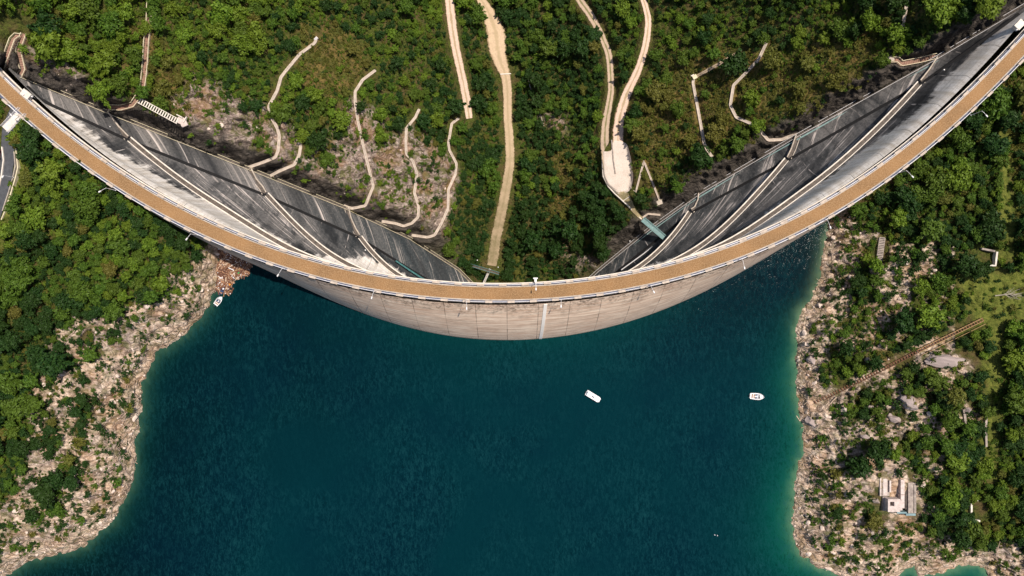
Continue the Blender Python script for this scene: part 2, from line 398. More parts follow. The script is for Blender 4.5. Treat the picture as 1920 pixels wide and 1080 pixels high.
# parapet blocks and railings, bay by bay
def along(pts):
    L = [0]
    for a, b in zip(pts, pts[1:]): L.append(L[-1]+(b-a).length)
    L = np.array(L); X = np.array([p.x for p in pts]); Y = np.array([p.y for p in pts])
    def f(s):
        x, y = np.interp(s, L, X), np.interp(s, L, Y); e = .3
        dx, dy = np.interp(s+e, L, X)-np.interp(s-e, L, X), np.interp(s+e, L, Y)-np.interp(s-e, L, Y)
        return Vector((x, y, 0)), math.atan2(dy, dx)
    return f, L[-1]
for s_ in (1, -1):
    f, tot = along(offset(crestL, s_*3.12)); n = 0; st = 8.15; s = 3.0
    while s < tot:
        p, a = f(s); u, v = toPx(p.x, p.y, 0)
        if -12 < u < 1932 and -12 < v < 1092:
            m = MB(); m.box(p+Vector((0,0,.55)), 2.7, .82, 1.1, a, top=.97); m.build('parapet_block', M['parapet'], dam)
            m = MB(); q = [f(s+1.38+(st-2.76)*k/4)[0] for k in range(5)]
            for hh, w in ((1.08, .17), (.62, .07), (.3, .07)):
                for c0, c1 in zip(q, q[1:]): m.beam(c0+Vector((0,0,hh)), c1+Vector((0,0,hh)), w, .09)
            for c0 in q: m.beam(c0+Vector((0,0,.02)), c0+Vector((0,0,1.05)), .09, .09)
            m.build('railing', M['white_metal'], dam)
        s += st
# white gauge strip on the lake side and two thin drain strips
def face_strip(x0, x1, z0, z1, w, mat, name):
    pts = [Vector((x0+(x1-x0)*k/12, float(up_y(x0+(x1-x0)*k/12, z0+(z1-z0)*k/12))-.12, z0+(z1-z0)*k/12)) for k in range(13)]
    m = MB()
    for a, b in zip(pts, pts[1:]): m.frame((a+b)/2, (w/2, 0, 0), (b-a)/2*1.0, (0, -.10, .05))
    m.build(name, mat, dam)
xa = P(1023, 566, -1).x; xb = P(1013, 635, -26).x
face_strip(xa, xb, -1.2, -27, 1.25, simple('bright_white_paint', (.98, .91, .82), (.90, .84, .76), .3), 'gauge_strip')
# side ends: small bastions at both ends of the crest
for (u, v, a) in ((52, 178, -.68), (1908, 48, .78)):
    m = MB(); c = P(u, v, 0); m.box(c+Vector((0,0,.3)), 3.2, 2.2, 1.6, a); m.box(c+Vector((0,0,1.15)), 3.5, 2.5, .14, a)
    m.build('turret', M['white_concrete'], dam)

# --- inspection walkways: full horizontal arches with a stair over the plinth at both ends
def walk(zc, left, right, name_l):
    xs_l = at_z(JL, zc)[0]; xs_r = at_z(JR, zc)[0]
    mid = [Vector((x, shell_y(x, zc), zc)) for x in np.linspace(xs_l, xs_r, 90)]
    return mid
for zc, left, right in ((-25, [(199,212),(220,240)], [(1762,107),(1745,133)]), (-52, [(466,314),(478,338),(490,352)], [(1496,254),(1487,280)]),
                        (-78, [(650,388),(655,410),(664,430)], [(1313,362),(1312,375),(1305,390)])):
    mid = walk(zc, left, right, '')
    o = empty('inspection_walkway', mid[45]); o.parent = dam; o.matrix_parent_inverse = parent_inv(dam)
    runs = [('walkway', offset(mid, 1.15)), ('stair_landing', [P(a, b, zc+.6) for a, b in left]+[mid[0]+Vector((0, 1.2, .6))]),
            ('stair_landing', [mid[-1]+Vector((0, 1.2, .6))]+[P(a, b, zc+.6) for a, b in reversed(right)])]
    bpy.data.objects.remove(o)
    for nm, c in runs:
        c = resample(c, 2.5); m = MB(); m.strip(offset(c, 1.15), offset(c, -1.15), .35); w = m.build('inspection_walkway', M['dark_floor'], dam)
        for lo, hi in ((1.2, .72), (-.85, -1.15)):
            k = MB(); a, b = offset(c, lo), offset(c, hi); k.strip([p+Vector((0,0,.5)) for p in a], [p+Vector((0,0,.5)) for p in b], .48)
            kk = k.build('parapet', M['white_concrete'] if nm == 'walkway' else M['concrete'], w)
            kk.matrix_parent_inverse = w.matrix_parent_inverse.inverted() @ parent_inv(dam) if False else w.matrix_world.inverted()
            kk.matrix_parent_inverse.identity()
# lower gallery pipe on the right, blue pipe on the left
m = MB(); m.tube([P(1240,450,-88), P(1205,477,-92), P(1165,506,-97)], .28); m.tube([P(1242,453,-88), P(1168,509,-97)], .12); m.build('white_pipe', M['white_metal'], dam)
m = MB(); m.tube([P(742,489,-88), P(770,508,-92), P(800,527,-96)], .45); m.build('blue_pipe', M['teal_metal'], dam)

# ============================================================= TERRAIN
ROADS = {   # name: (points px, widths px)
 'left_track': ([(842,-60),(842,0),(848,50),(855,95),(865,137),(875,187),(880,222)], [16,17,17,16,15,16,12]),
 'valley_road': ([(870,-70),(902,0),(918,25),(930,60),(932,90),(938,115),(948,140),(952,170),(952,225),(956,270),(957,310),(944,380),(931,440),(922,498)], [14,15,24,36,34,26,18,17,16,17,17,19,20,19]),
 'hair_left': ([(1060,-40),(1090,5),(1112,35),(1130,72),(1142,100),(1145,137),(1146,175),(1141,200),(1134,240),(1134,275),(1140,310),(1150,335)], [14,14,14,13,13,12,12,13,15,17,20,24]),
 'hair_right': ([(1190,-50),(1207,0),(1217,37),(1212,82),(1197,132),(1177,170),(1163,212),(1158,250),(1160,295),(1166,325)], [11,11,12,13,14,17,19,20,22,26]),
 'dirt_branch': ([(1306,143),(1330,130),(1355,116),(1390,94)], [5,7,6,4]),
 'access_road': ([(30,205),(14,243),(14,290),(10,335),(-4,385),(-25,440)], [20,22,24,22,22,22]),
}
PAD = [(1131,285),(1133,330),(1142,347),(1160,361),(1178,355),(1184,335),(1180,300),(1172,270),(1150,262)]
STAIRS = {
 'sA': ([(9,128),(14,108),(20,90),(26,74),(34,67),(41,70)], 'zigzag stairway with pale rails at the far left end of the crest', 'rail'),
 'sB': ([(47,64),(38,90),(37,97),(45,131),(40,142)], 'short railed stairway dropping to the left end of the perimeter steps', 'rail'),
 'sC': ([(283,-20),(282,5),(281,40),(276,80),(274,118),(271,150),(267,172),(255,190),(250,197),(228,203),(205,202),(200,210)], 'long railed stairway beside the slatted footbridge, running up to the top edge', 'rail'),
 'sD': ([(594,71),(590,81),(562,102),(537,132),(527,145),(520,170),(504,200),(509,220),(520,240),(524,255),(522,282),(517,295),(495,304),(466,314)], 'winding concrete stairway from a small white hatch on the left slope', 'plain'),
 'sE': ([(562,268),(564,275),(561,292),(552,309),(522,322),(507,330)], 'shortest hooked stairway on the left rock face below a white box', 'plain'),
 'sF': ([(704,132),(680,150),(666,172),(666,192),(671,225),(680,268),(700,350),(685,386),(660,391),(645,386)], 'stairway bending over pale rock with its overgrown upper end', 'plain'),
 'sG': ([(786,205),(779,220),(762,241),(761,268),(762,289),(774,302),(782,325),(777,362),(785,387),(784,407),(772,419),(757,424),(742,419),(716,415)], 'S shaped stairway in the middle of the bare rock face', 'plain'),
 'sH': ([(860,222),(847,232),(841,268),(842,280),(856,307),(854,327),(841,355),(840,392),(827,420),(815,441),(802,445),(772,441)], 'pale stairway at the right edge of the rock face next to dark trees', 'plain'),
 'sI': ([(1437,80),(1422,112),(1395,140),(1375,160),(1369,198),(1380,220),(1417,236),(1440,263),(1465,262),(1480,256),(1496,252)], 'curving stairway with broken pale walls on the brown right slope', 'plain'),
 'sJ': ([(1302,142),(1299,155),(1306,192),(1320,268),(1326,282),(1335,294)], 'straight narrow stairway ending in a hook on the right slope', 'plain'),
 'sK': ([(1182,349),(1192,360),(1207,302),(1237,377)], 'thin stairway shaped like an upturned V beside the hairpin turning place', 'thin'),
 'sL': ([(1702,-20),(1701,0),(1696,28),(1690,57)], 'stairway climbing out of the top edge at the right, above the dam end', 'plain'),
 'sM': ([(1669,113),(1682,113),(1690,120),(1722,114),(1755,106)], 'railed landing path running to the perimeter steps at upper right', 'rail'),
 'sN': ([(1205,408),(1215,401),(1238,403)], 'tiny stair flight beside the teal footbridge', 'thin'),
}
SHORE = [(412,448),(409,470),(412,490),(407,515),(404,543),(398,556),(392,575),(385,590),(365,612),(350,625),(315,645),(292,665),(282,690),(270,715),(264,760),(260,800),(255,830),(251,870),(248,905),(235,935),(222,960),(205,985),(185,1000),(160,1020),(130,1035),(80,1045),(40,1065),(15,1082),(-60,1130),(-160,1250),(-200,1500),
         (1640,1500),(1640,1110),(1600,1092),(1570,1080),(1530,1060),(1500,1040),(1487,1020),(1487,985),(1487,940),(1492,900),(1500,870),(1505,840),(1505,800),(1495,760),(1490,720),(1492,690),(1495,650),(1493,620),(1498,590),(1520,560),(1530,530),(1540,490),(1545,460),(1552,425),(1556,395),(1400,440),(960,545),(500,462)]
INLET = [(1640,1500),(1645,1130),(1685,1080),(1700,1067),(1712,1066),(1722,1083),(1760,1078),(1800,1063),(1835,1060),(1862,1090),(1880,1500)]
def unders(z): return z
# image-space lattice
STEP = 2.6
gu = np.arange(-330, 2250, STEP); gv = np.arange(-300, 1400, STEP)
U, V = np.meshgrid(gu, gv)
CT = [(-300,-250,26),(0,-250,6),(300,-250,-30),(600,-250,-72),(800,-250,-100),(900,-250,-118),(1000,-250,-121),(1150,-250,-104),(1400,-250,-64),(1650,-250,-32),(1900,-250,-8),(2250,-250,20),(-300,100,18),(2250,0,16),
      (0,0,2),(0,60,2),(100,20,-12),(200,0,-26),(330,0,-42),(460,0,-58),(650,0,-82),(800,0,-104),(860,0,-110),(930,0,-119),(1000,0,-121),(1100,0,-108),(1200,0,-98),(1300,0,-85),(1450,0,-62),(1580,0,-46),(1700,0,-30),(1850,0,-11),
      (860,200,-112),(950,200,-124),(1040,200,-119),(1140,200,-103),(1180,200,-98),(1300,200,-84),(1450,200,-61),(600,200,-66),(400,150,-46),(760,200,-92),(1160,335,-99),(1240,370,-92),(1050,400,-119),(930,450,-127),(850,400,-110),(900,520,-128),(1000,520,-128),(1090,480,-119)]
CT += [q for q in BL]+[q for q in BR]
def densify(line, k=4):
    o = []
    for a, b in zip(line, line[1:]):
        for i in range(k): o.append(tuple(a[j]+(b[j]-a[j])*i/k for j in range(3)))
    return o
CT += densify(BL)+densify(BR)
ct = np.array(sorted(set((round(a, 1), round(b, 1), round(c, 2)) for a, b, c in CT)))
Dm = np.hypot(ct[:, None, 0]-ct[None, :, 0], ct[:, None, 1]-ct[None, :, 1])
Am = np.block([[Dm-np.eye(len(ct))*3.0, np.ones((len(ct), 1))], [np.ones((1, len(ct))), np.zeros((1, 1))]])
wt = np.linalg.solve(Am, np.append(ct[:, 2], 0))
ZD = np.full(U.shape, wt[-1])
for w_, (a, b, c) in zip(wt[:-1], ct): ZD += w_*np.hypot(U-a, V-b)
dBL = dist_poly(U, V, [(a, b) for a, b, c in BL]); dBR = dist_poly(U, V, [(a, b) for a, b, c in BR]); dB = np.minimum(dBL, dBR)
vB = np.where(U < 985, np.interp(U, [q[0] for q in BL], [q[1] for q in BL]), np.interp(U, [q[0] for q in reversed(BR)], [q[1] for q in reversed(BR)]))
VC = vcrest(np.clip(U, -45, 1980)); VC = np.where(U < -45, VC+(U+45)*.9, VC); VC = np.where(U > 1980, VC-(U-1980)*1.1, VC)
VC[U > 1980] = np.minimum(VC[U > 1980], vcrest(1980)-(U[U > 1980]-1980)*1.1)
outside = V < vB                                    # downstream, beyond the perimeter line
cliff = 9*sstep(3, 34, dB)*sstep(-126, -96, ZD)*sstep(0, 260, U)*sstep(1990, 1800, U)
ZD = np.where(outside, ZD+cliff, ZD-22*sstep(0, 26, dB)-1.0*sstep(0, 3, dB))
# lake banks
dS = sdist(U, V, SHORE); dI = sdist(U, V, INLET); dW = np.maximum(dS, dI)      # + in water
wob = fbm(U/38, V/38, 4, 3)*8+fbm(U/9, V/9, 3, 9)*6
dL = -(dW+wob)                                       # + on land
right = U > 960
land = -26+np.where(right, 5*(1-np.exp(-dL/60))+16*(1-np.exp(-dL/300)), 12*(1-np.exp(-dL/60))+12*(1-np.exp(-dL/220)))+dL*.004
water = -26+dL*np.where(right, .09, .22)-.2
ZU = np.where(dL > 0, land, np.maximum(water, -60))
leftflat = sstep(90, 30, U)*sstep(470, 400, V)*right.__invert__()
ZU = ZU*(1-leftflat)+(-1.2)*leftflat
S = sstep(-14, 10, V-VC)
Z = ZD*(1-S)+ZU*S
# distances to everything laid on the ground
dRoad = np.full(U.shape, 1e9)
for k, (pts, ws) in ROADS.items(): dRoad = np.minimum(dRoad, dist_poly(U, V, pts)-np.mean(ws)/2)
pd = sdist(U, V, PAD); dRoad = np.minimum(dRoad, -pd)
dStair = np.full(U.shape, 1e9)
for k, (pts, lab, kind) in STAIRS.items(): dStair = np.minimum(dStair, dist_poly(U, V, pts))
BUILD = (1685, 932); TRACK = [(1842,599),(1722,658),(1600,720),(1525,757)]
dTrack = dist_poly(U, V, TRACK); dBld = np.hypot((U-BUILD[0])/1.0, (V-BUILD[1])/1.1)
def near_z(pts, zc):
    d = np.full(U.shape, 1e9); zz = np.zeros(U.shape)
    for i in range(len(pts)-1):
        (ax, ay), (bx, by) = pts[i], pts[i+1]; vx, vy = bx-ax, by-ay; L = vx*vx+vy*vy+1e-9
        u0, u1, v0, v1 = min(ax, bx)-60, max(ax, bx)+60, min(ay, by)-60, max(ay, by)+60
        i0, i1 = np.searchsorted(gu, [u0, u1]); j0, j1 = np.searchsorted(gv, [v0, v1]); sl_ = (slice(j0, j1), slice(i0, i1))
        t = np.clip(((U[sl_]-ax)*vx+(V[sl_]-ay)*vy)/L, 0, 1); dd = np.hypot(U[sl_]-ax-t*vx, V[sl_]-ay-t*vy)
        k = dd < d[sl_]; d[sl_] = np.where(k, dd, d[sl_]); zz[sl_] = np.where(k, zc[i]+(zc[i+1]-zc[i])*t, zz[sl_])
    return d, zz
def samp0(arr, u, v):
    x = np.clip((np.asarray(u, float)-gu[0])/STEP, 0, U.shape[1]-1.001).astype(int); y = np.clip((np.asarray(v, float)-gv[0])/STEP, 0, U.shape[0]-1.001).astype(int); return arr[y, x]
Z0 = Z.copy()
for pts, hw in [(p_, max(4, np.mean(w_)/2)) for p_, w_ in ROADS.values()]+[(p_, 4.5) for p_, l_, k_ in STAIRS.values()]+[(TRACK, 7)]:
    q = []
    for a, b in zip(pts, pts[1:]):
        n_ = max(2, int(math.hypot(b[0]-a[0], b[1]-a[1])/12))
        for k in range(n_): q.append((a[0]+(b[0]-a[0])*k/n_, a[1]+(b[1]-a[1])*k/n_))
    q.append(pts[-1]); qa = np.array(q); zc = samp0(Z0, qa[:, 0], qa[:, 1]).astype(float)
    for _ in range(3): zc[1:-1] = (zc[:-2]+zc[1:-1]*2+zc[2:])/4
    d_, zz_ = near_z(q, zc); f_ = sstep(hw+1, hw+11, d_); Z = np.where(d_ < 1e8, zz_*(1-f_)+Z*f_, Z)
_pm = sdist(U, V, PAD); _pz = float(np.mean(Z[_pm > 0])); _f = sstep(-8, 1, _pm); Z = Z*(1-_f)+(_pz+.02*(U-1160)*0)*_f
RAMP = [(1153,360),(1176,358),(1186,378),(1192,395),(1206,408),(1202,413),(1186,398),(1166,376)]
dRoad = np.minimum(dRoad, -sdist(U, V, RAMP))
# masks
def pmask(polys, soft=14, amp=16, seed=20):
    n = fbm(U/26, V/26, 4, seed)*amp+fbm(U/7, V/7, 3, seed+5)*amp*.5; o = np.zeros(U.shape)
    for q in polys: o = np.maximum(o, sstep(-soft, soft, sdist(U, V, q)+n))
    return o
rockD = pmask([[(45,95),(110,100),(160,140),(215,180),(190,205),(130,185),(60,150),(45,130)],
               [(350,150),(420,160),(470,190),(490,250),(480,295),(420,285),(370,262),(340,240),(330,190)],
               [(490,195),(540,225),(565,300),(540,330),(490,290)],
               [(655,190),(700,210),(725,260),(770,245),(850,292),(868,340),(845,400),(825,440),(760,432),(700,405),(650,370),(630,330),(600,290),(640,240)],
               [(550,285),(640,315),(665,380),(600,360),(545,335)], [(1018,215),(1058,222),(1052,246),(1032,246)],
               [(1040,440),(1060,440),(1075,480),(1050,490)], [(1075,480),(1110,465),(1120,490),(1060,510)]])
rockU = pmask([[(225,575),(240,560),(330,500),(395,470),(420,470),(420,540),(400,600),(300,700),(275,800),(262,880),(240,960),(160,1040),(40,1085),(-60,1180),(-300,1300),(-300,960),(0,945),(45,880),(60,830),(55,740),(115,600)],
               [(1550,400),(1600,400),(1640,440),(1600,520),(1570,600),(1545,680),(1560,760),(1640,800),(1720,850),(1735,960),(1740,1020),(1900,1010),(2200,1060),(2200,1400),(1560,1400),(1480,1040),(1480,880),(1500,800),(1480,700),(1490,590)],
               [(1680,470),(1745,470),(1755,520),(1700,580),(1660,640),(1620,640),(1640,540)], [(1560,640),(1720,625),(1730,650),(1640,680)],
               [(1690,745),(1830,755),(1830,800),(1700,830),(1600,800)], [(1730,666),(1830,672),(1820,700),(1740,690)]], 10, 22, 40)
isU = V > VC
_m = fbm(U/34, V/34, 4, 120)
rockU = np.maximum(rockU, sstep(-.06, .08, _m)*(U > 1500)*(U < 1790)*(V > 440)*.95)
rockU = rockU*(1-.9*sstep(.10, .2, fbm(U/30, V/30, 4, 140))*sstep(60, 110, dL))
rock = np.where(isU, rockU, rockD)
cliffm = np.where(outside & ~isU, sstep(52, 24, dB+fbm(U/14, V/14, 3, 66)*18)*sstep(-126, -100, ZD), 0)
pale_u = 0
dry = pmask([[(240,50),(300,60),(360,130),(350,200),(290,190),(250,110)], [(560,60),(640,40),(700,120),(640,200),(560,150)],
             [(1240,120),(1330,90),(1480,100),(1640,60),(1640,180),(1540,210),(1420,240),(1330,270),(1230,290),(1190,250)],
             [(1200,180),(1260,200),(1250,340),(1190,330)], [(1030,280),(1090,290),(1080,400),(1020,420)], [(1870,150),(1925,150),(1925,300),(1890,320)]], 26, 30, 60)
shore = np.where(isU, sstep(62, 6, dL+fbm(U/20, V/20, 3, 77)*34), 0)*np.where(dL > -6, 1, 0)
meadow = pmask([[(1800,520),(1930,500),(1960,600),(1850,610),(1820,590)], [(1875,250),(1900,250),(1900,480),(1872,500)], [(1850,600),(1880,620),(1870,900),(1845,900)],
                [(0,245),(30,250),(60,300),(40,330),(0,470),(-60,500)]], 12, 12, 90)
flatm = np.clip(np.minimum(sstep(0, 9, dRoad), sstep(3, 10, dStair)), 0, 1)
flatm = np.minimum(flatm, sstep(6, 14, dTrack)); flatm = np.minimum(flatm, sstep(34, 60, dBld))
rk = np.clip(rock+cliffm, 0, 1)
WX = (U-960)*K*(H-Z); WY = (540-V)*K*(H-Z)
rough_ = (ridged(WX/13+WY/30, WY/9-WX/25, 4, 4)-.48)*np.where(isU, 6.0, 10.0)+(ridged(WX/3.8+WY/9, WY/2.6, 3, 8)-.48)*np.where(isU, 3.0, 4.2)
soft_ = fbm(WX/14, WY/14, 4, 12)*2.2+fbm(WX/2.5, WY/2.5, 3, 15)*.9
shore = np.maximum(shore, np.where(isU & (dL > -6), rockU*np.clip(.72+fbm(U/24, V/24, 3, 150)*1.6, 0, 1), 0))
above = np.where(isU, sstep(0, 40, dL)*.75+.22, 1)
Z = Z+(rough_*rk*above*.85+soft_*(1-rk)*above)*flatm*(np.where(isU, 1, np.where(outside, 1, .0)))*np.where(isU & (dL < 0), .4, 1)
# build mesh
s_ = K*(H-Z); VX = np.stack([(U-960)*s_, (540-V)*s_, Z], -1).reshape(-1, 3)
nv, nu = U.shape; idx = np.arange(nv*nu).reshape(nv, nu)
Q = np.stack([idx[:-1, :-1], idx[1:, :-1], idx[1:, 1:], idx[:-1, 1:]], -1).reshape(-1, 4)
me = bpy.data.meshes.new('ground'); me.vertices.add(len(VX)); me.vertices.foreach_set('co', VX.ravel())
me.loops.add(Q.size); me.loops.foreach_set('vertex_index', Q.ravel()); me.polygons.add(len(Q))
me.polygons.foreach_set('loop_start', np.arange(0, Q.size, 4)); me.polygons.foreach_set('loop_total', np.full(len(Q), 4))
me.update(calc_edges=True)
for nm, arr in (('rock', rock), ('cliff', cliffm), ('dry', dry), ('shore', shore), ('meadow', meadow), ('uw', sstep(0, 10, -dL)*isU)):
    a = me.attributes.new(nm, 'FLOAT', 'POINT'); a.data.foreach_set('value', arr.ravel().astype(np.float32))
def ground_mat():
    t = NT('valley_ground'); p = t.pos()
    rk, cl, dr, sh, md, uw = [t.attr(k) for k in ('rock', 'cliff', 'dry', 'shore', 'meadow', 'uw')]
    n1 = t.noise(p, .16, 6, .65, .3); n2 = t.noise(p, .8, 5, .7); n3 = t.noise(t.mp(p, (.5, 1.1, 1.1), (0, 0, .5)), .36, 8, .74, 1.1)
    veg = t.mix(t.ramp(n2, [(.35, 0), (.65, 1)]), (.026, .036, .008), (.100, .115, .022))
    veg = t.mix(t.ramp(n1, [(.45, 0), (.62, 1)]), veg, (.10, .075, .030))
    dcol = t.mix(t.ramp(n2, [(.35, 0), (.62, 1)]), (.070, .060, .020), (.22, .150, .045))
    veg = t.mix(t.math('MULTIPLY', dr, t.ramp(n1, [(.42, .15), (.58, .95)])), veg, dcol)
    veg = t.mix(md, veg, t.mix(t.ramp(n2, [(.3, 0), (.7, 1)]), (.07, .10, .016), (.19, .20, .04)))
    vr = t.voro(t.mp(p, (.7, 1, 1), (0, 0, .4)), .42, 'DISTANCE_TO_EDGE'); vr2 = t.voro(p, 1.5, 'DISTANCE_TO_EDGE')
    rc = t.ramp(n3, [(.34, (.05, .042, .036)), (.45, (.26, .195, .165)), (.54, (.42, .335, .285)), (.68, (.62, .52, .45))])
    rs = t.ramp(n3, [(.34, (.12, .085, .06)), (.43, (.42, .30, .215)), (.52, (.72, .55, .42)), (.64, (.90, .75, .62))])
    rc = t.mix(sh, rc, rs)
    rc = t.mix(t.math('MULTIPLY', t.ramp(vr, [(.0, 1), (.10, 0)]), .55), rc, (.05, .038, .032))
    rc = t.mix(t.math('MULTIPLY', t.ramp(vr2, [(.0, 1), (.12, 0)]), .2), rc, (.09, .07, .06))
    moss = t.math('MULTIPLY', t.ramp(t.noise(p, .34, 5, .6), [(.48, 0), (.58, 1)]), t.math('SUBTRACT', 1.0, t.math('MULTIPLY', sh, .45)))
    rc = t.mix(t.math('MULTIPLY', moss, .8), rc, (.105, .110, .030))
    rc = t.mix(t.math('MULTIPLY', t.ramp(t.noise(p, .09, 3, .5), [(.5, 0), (.62, 1)]), .35), rc, (.38, .20, .09))
    col = t.mix(t.math('MAXIMUM', rk, sh), veg, rc)
    cc = t.mix(t.ramp(n3, [(.36, 0), (.62, 1)]), (.016, .015, .014), (.115, .098, .084))  # cut rock coloured near black to hold the shade on these cliffs
    col = t.mix(cl, col, cc)
    col = t.mix(uw, col, (.10, .16, .10))
    h = t.math('ADD', t.math('MULTIPLY', n3, 1.6), t.math('ADD', n2, t.math('MULTIPLY', t.ramp(vr, [(0, 0), (.2, 1)]), .5)))
    t.bump(h, .9, .8); return t.fin(col, .95, .15)
me.materials.append(ground_mat()); me.polygons.foreach_set('use_smooth', [True]*len(Q))
go = bpy.data.objects.new('ground', me); sc.collection.objects.link(go); tag(go, kind='structure')
def samp(arr, u, v):
    x = np.clip((np.asarray(u, float)-gu[0])/STEP, 0, nu-1.001); y = np.clip((np.asarray(v, float)-gv[0])/STEP, 0, nv-1.001)
    i = x.astype(int); j = y.astype(int); fx = x-i; fy = y-j
    return (arr[j, i]*(1-fx)+arr[j, i+1]*fx)*(1-fy)+(arr[j+1, i]*(1-fx)+arr[j+1, i+1]*fx)*fy
def zt(u, v): return float(samp(Z, u, v))
def G(u, v, dz=0.0): return P(u, v, zt(u, v)+dz)

# ============================================================= WATER
def water_mesh():
    xs = np.linspace(-330, 330, 331); rows = 150
    yt = np.where((xs > _wx[0]-2) & (xs < _wx[-1]+2), np.interp(xs, _wx, _wl[:, 1])+2.5, np.interp(xs, [p.x for p in crest], [p.y for p in crest])-5)
    yt = np.minimum(yt, 40)
    t = np.linspace(0, 1, rows)**1.2
    X = np.repeat(xs[None, :], rows, 0); Y = yt[None, :]*(1-t[:, None])+(-300)*t[:, None]
    s = K*(H+26); u = X/s+960; v = 540-Y/s
    d = samp(dW+wob, u, v); f1 = fbm(u/160, v/160, 4, 31)
    rgt = sstep(1150, 1420, u+f1*120)
    shal = np.exp(-np.maximum(d, 0)/18)*(u < 960)*.34
    sr = np.exp(-np.maximum(d, 0)/(22+20*sstep(600, 1000, v)))*sstep(520, 700, v)*(u > 960)
    dm = np.exp(-np.maximum(v-np.interp(u, [a for a, b in WL], [b for a, b in WL]), 0)/45)*sstep(600, 800, u)*sstep(1400, 1150, u)*.14
    teal = np.clip(sstep(380, 1150, u*.55+v*.75+f1*160)*.95, 0, 1)*np.clip(sstep(150, 520, u), 0, 1)
    teal = teal*(1-.85*sstep(760, 470, v)*sstep(1080, 1350, u))
    uv = np.stack([np.clip(shal+sr+dm, 0, 1), teal, np.clip(np.exp(-np.maximum(d, 0)/7)*np.where(u > 960, 1, .35), 0, 1)], -1).reshape(-1, 3)
    V3 = np.stack([X, Y, np.full(X.shape, -26.0)], -1).reshape(-1, 3)
    n, m_ = X.shape; ix = np.arange(n*m_).reshape(n, m_)
    q = np.stack([ix[:-1, :-1], ix[1:, :-1], ix[1:, 1:], ix[:-1, 1:]], -1).reshape(-1, 4)
    me = bpy.data.meshes.new('lake_water'); me.from_pydata(V3.tolist(), [], q.tolist())
    a = me.attributes.new('wc', 'FLOAT_VECTOR', 'POINT'); a.data.foreach_set('vector', uv.ravel())
    T = NT('lake_water'); p = T.pos(); sh, te, ed = T.sep(T.attr('wc', True))
    big = T.noise(p, .02, 4, .6)
    col = T.mix(te, (.0006, .0065, .0095), (.0007, .0190, .0265))
    col = T.mix(T.math('MULTIPLY', T.ramp(big, [(.4, 0), (.65, 1)]), .5), col, (.0006, .0085, .0190))
    col = T.mix(sh, col, (.002, .095, .060)); col = T.mix(T.math('MULTIPLY', ed, .6), col, (.14, .22, .12))
    w1 = T.noise(T.mp(p, (1.0, .42, 1), (0, 0, .75)), .95, 4, .7, .8); w2 = T.noise(T.mp(p, (1, .6, 1), (0, 0, .45)), 2.2, 3, .7, .5)
    hh = T.math('ADD', w1, T.math('MULTIPLY', w2, .45))
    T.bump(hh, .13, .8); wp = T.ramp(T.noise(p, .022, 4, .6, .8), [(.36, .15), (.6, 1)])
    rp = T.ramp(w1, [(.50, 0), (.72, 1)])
    col = T.mix(T.math('MULTIPLY', T.ramp(hh, [(.68, 0), (.98, 1)]), T.math('MULTIPLY', wp, .7)), col, (.006, .046, .054))  # light on wave crests painted into the water colour
    col = T.mix(T.math('MULTIPLY', T.ramp(hh, [(.5, 1), (.72, 0)]), T.math('MULTIPLY', wp, .5)), col, (.0003, .003, .005))  # shaded wave troughs painted as darker water
    T.fin(col, .10, .05); T.b.inputs['IOR'].default_value = 1.33
    me.materials.append(T.mat)
    o = bpy.data.objects.new('lake_water', me); sc.collection.objects.link(o); tag(o, kind='structure')
water_mesh()

# ============================================================= ROADS
def road_obj(name, key, mat, mat2=None, lift=.25):
    pts, ws = ROADS[key]; c = []; w = []
    for i in range(len(pts)-1):
        for k in range(8):
            t = k/8; c.append((pts[i][0]+(pts[i+1][0]-pts[i][0])*t, pts[i][1]+(pts[i+1][1]-pts[i][1])*t)); w.append(ws[i]+(ws[i+1]-ws[i])*t)
    c.append(pts[-1]); w.append(ws[-1]); c = np.array(c, float); w = np.array(w, float)
    for _ in range(10): c[1:-1] = (c[:-2]+c[1:-1]*2+c[2:])/4; w[1:-1] = (w[:-2]+w[1:-1]*2+w[2:])/4
    zc = samp(Z, c[:, 0], c[:, 1])
    for _ in range(4): zc[1:-1] = (zc[:-2]+zc[1:-1]*2+zc[2:])/4
    L = []; Rr = []
    rs = random.Random(len(key))
    for i in range(len(c)):
        d = c[min(i+1, len(c)-1)]-c[max(i-1, 0)]; n = np.array([-d[1], d[0]]); n = n/np.linalg.norm(n)
        row = []
        for s in (-1, 1):
            ww = w[i]/2*(1.08+rs.uniform(-.03, .03)); q = c[i]+n*s*ww
            row.append(P(q[0], q[1], max(zc[i], float(samp(Z, q[0], q[1])))*.6+zc[i]*.4+lift))
        L.append(row[0]); Rr.append(row[1])
    rows = [[a.lerp(b, k/8)+Vector((0, 0, -.12*math.sin(math.pi*((k*2) % 8)/8) if False else 0)) for k in range(9)] for a, b in zip(L, Rr)]
    m = MB(); n = len(rows)
    for r in rows: pass
    V_ = [p for r in rows for p in r]; F_ = [(i*9+j, i*9+j+1, (i+1)*9+j+1, (i+1)*9+j) for i in range(n-1) for j in range(8)]
    m.add(V_, F_)
    # skirts
    m.strip(L, [p+Vector((0,0,-.01))+(a-p)*.02 for p, a in zip(L, Rr)], 1.6); m.strip([p+(a-p)*.02 for p, a in zip(Rr, L)], Rr, 1.6)
    o = m.build(name, mat); o.data.attributes.new('rt', 'FLOAT', 'POINT')
    vals = [abs((k/8)-.5)*2 for r in rows for k in range(9)]; vals += [1.0]*(len(o.data.vertices)-len(vals))
    o.data.attributes['rt'].data.foreach_set('value', vals); tag(o, kind='structure'); return o
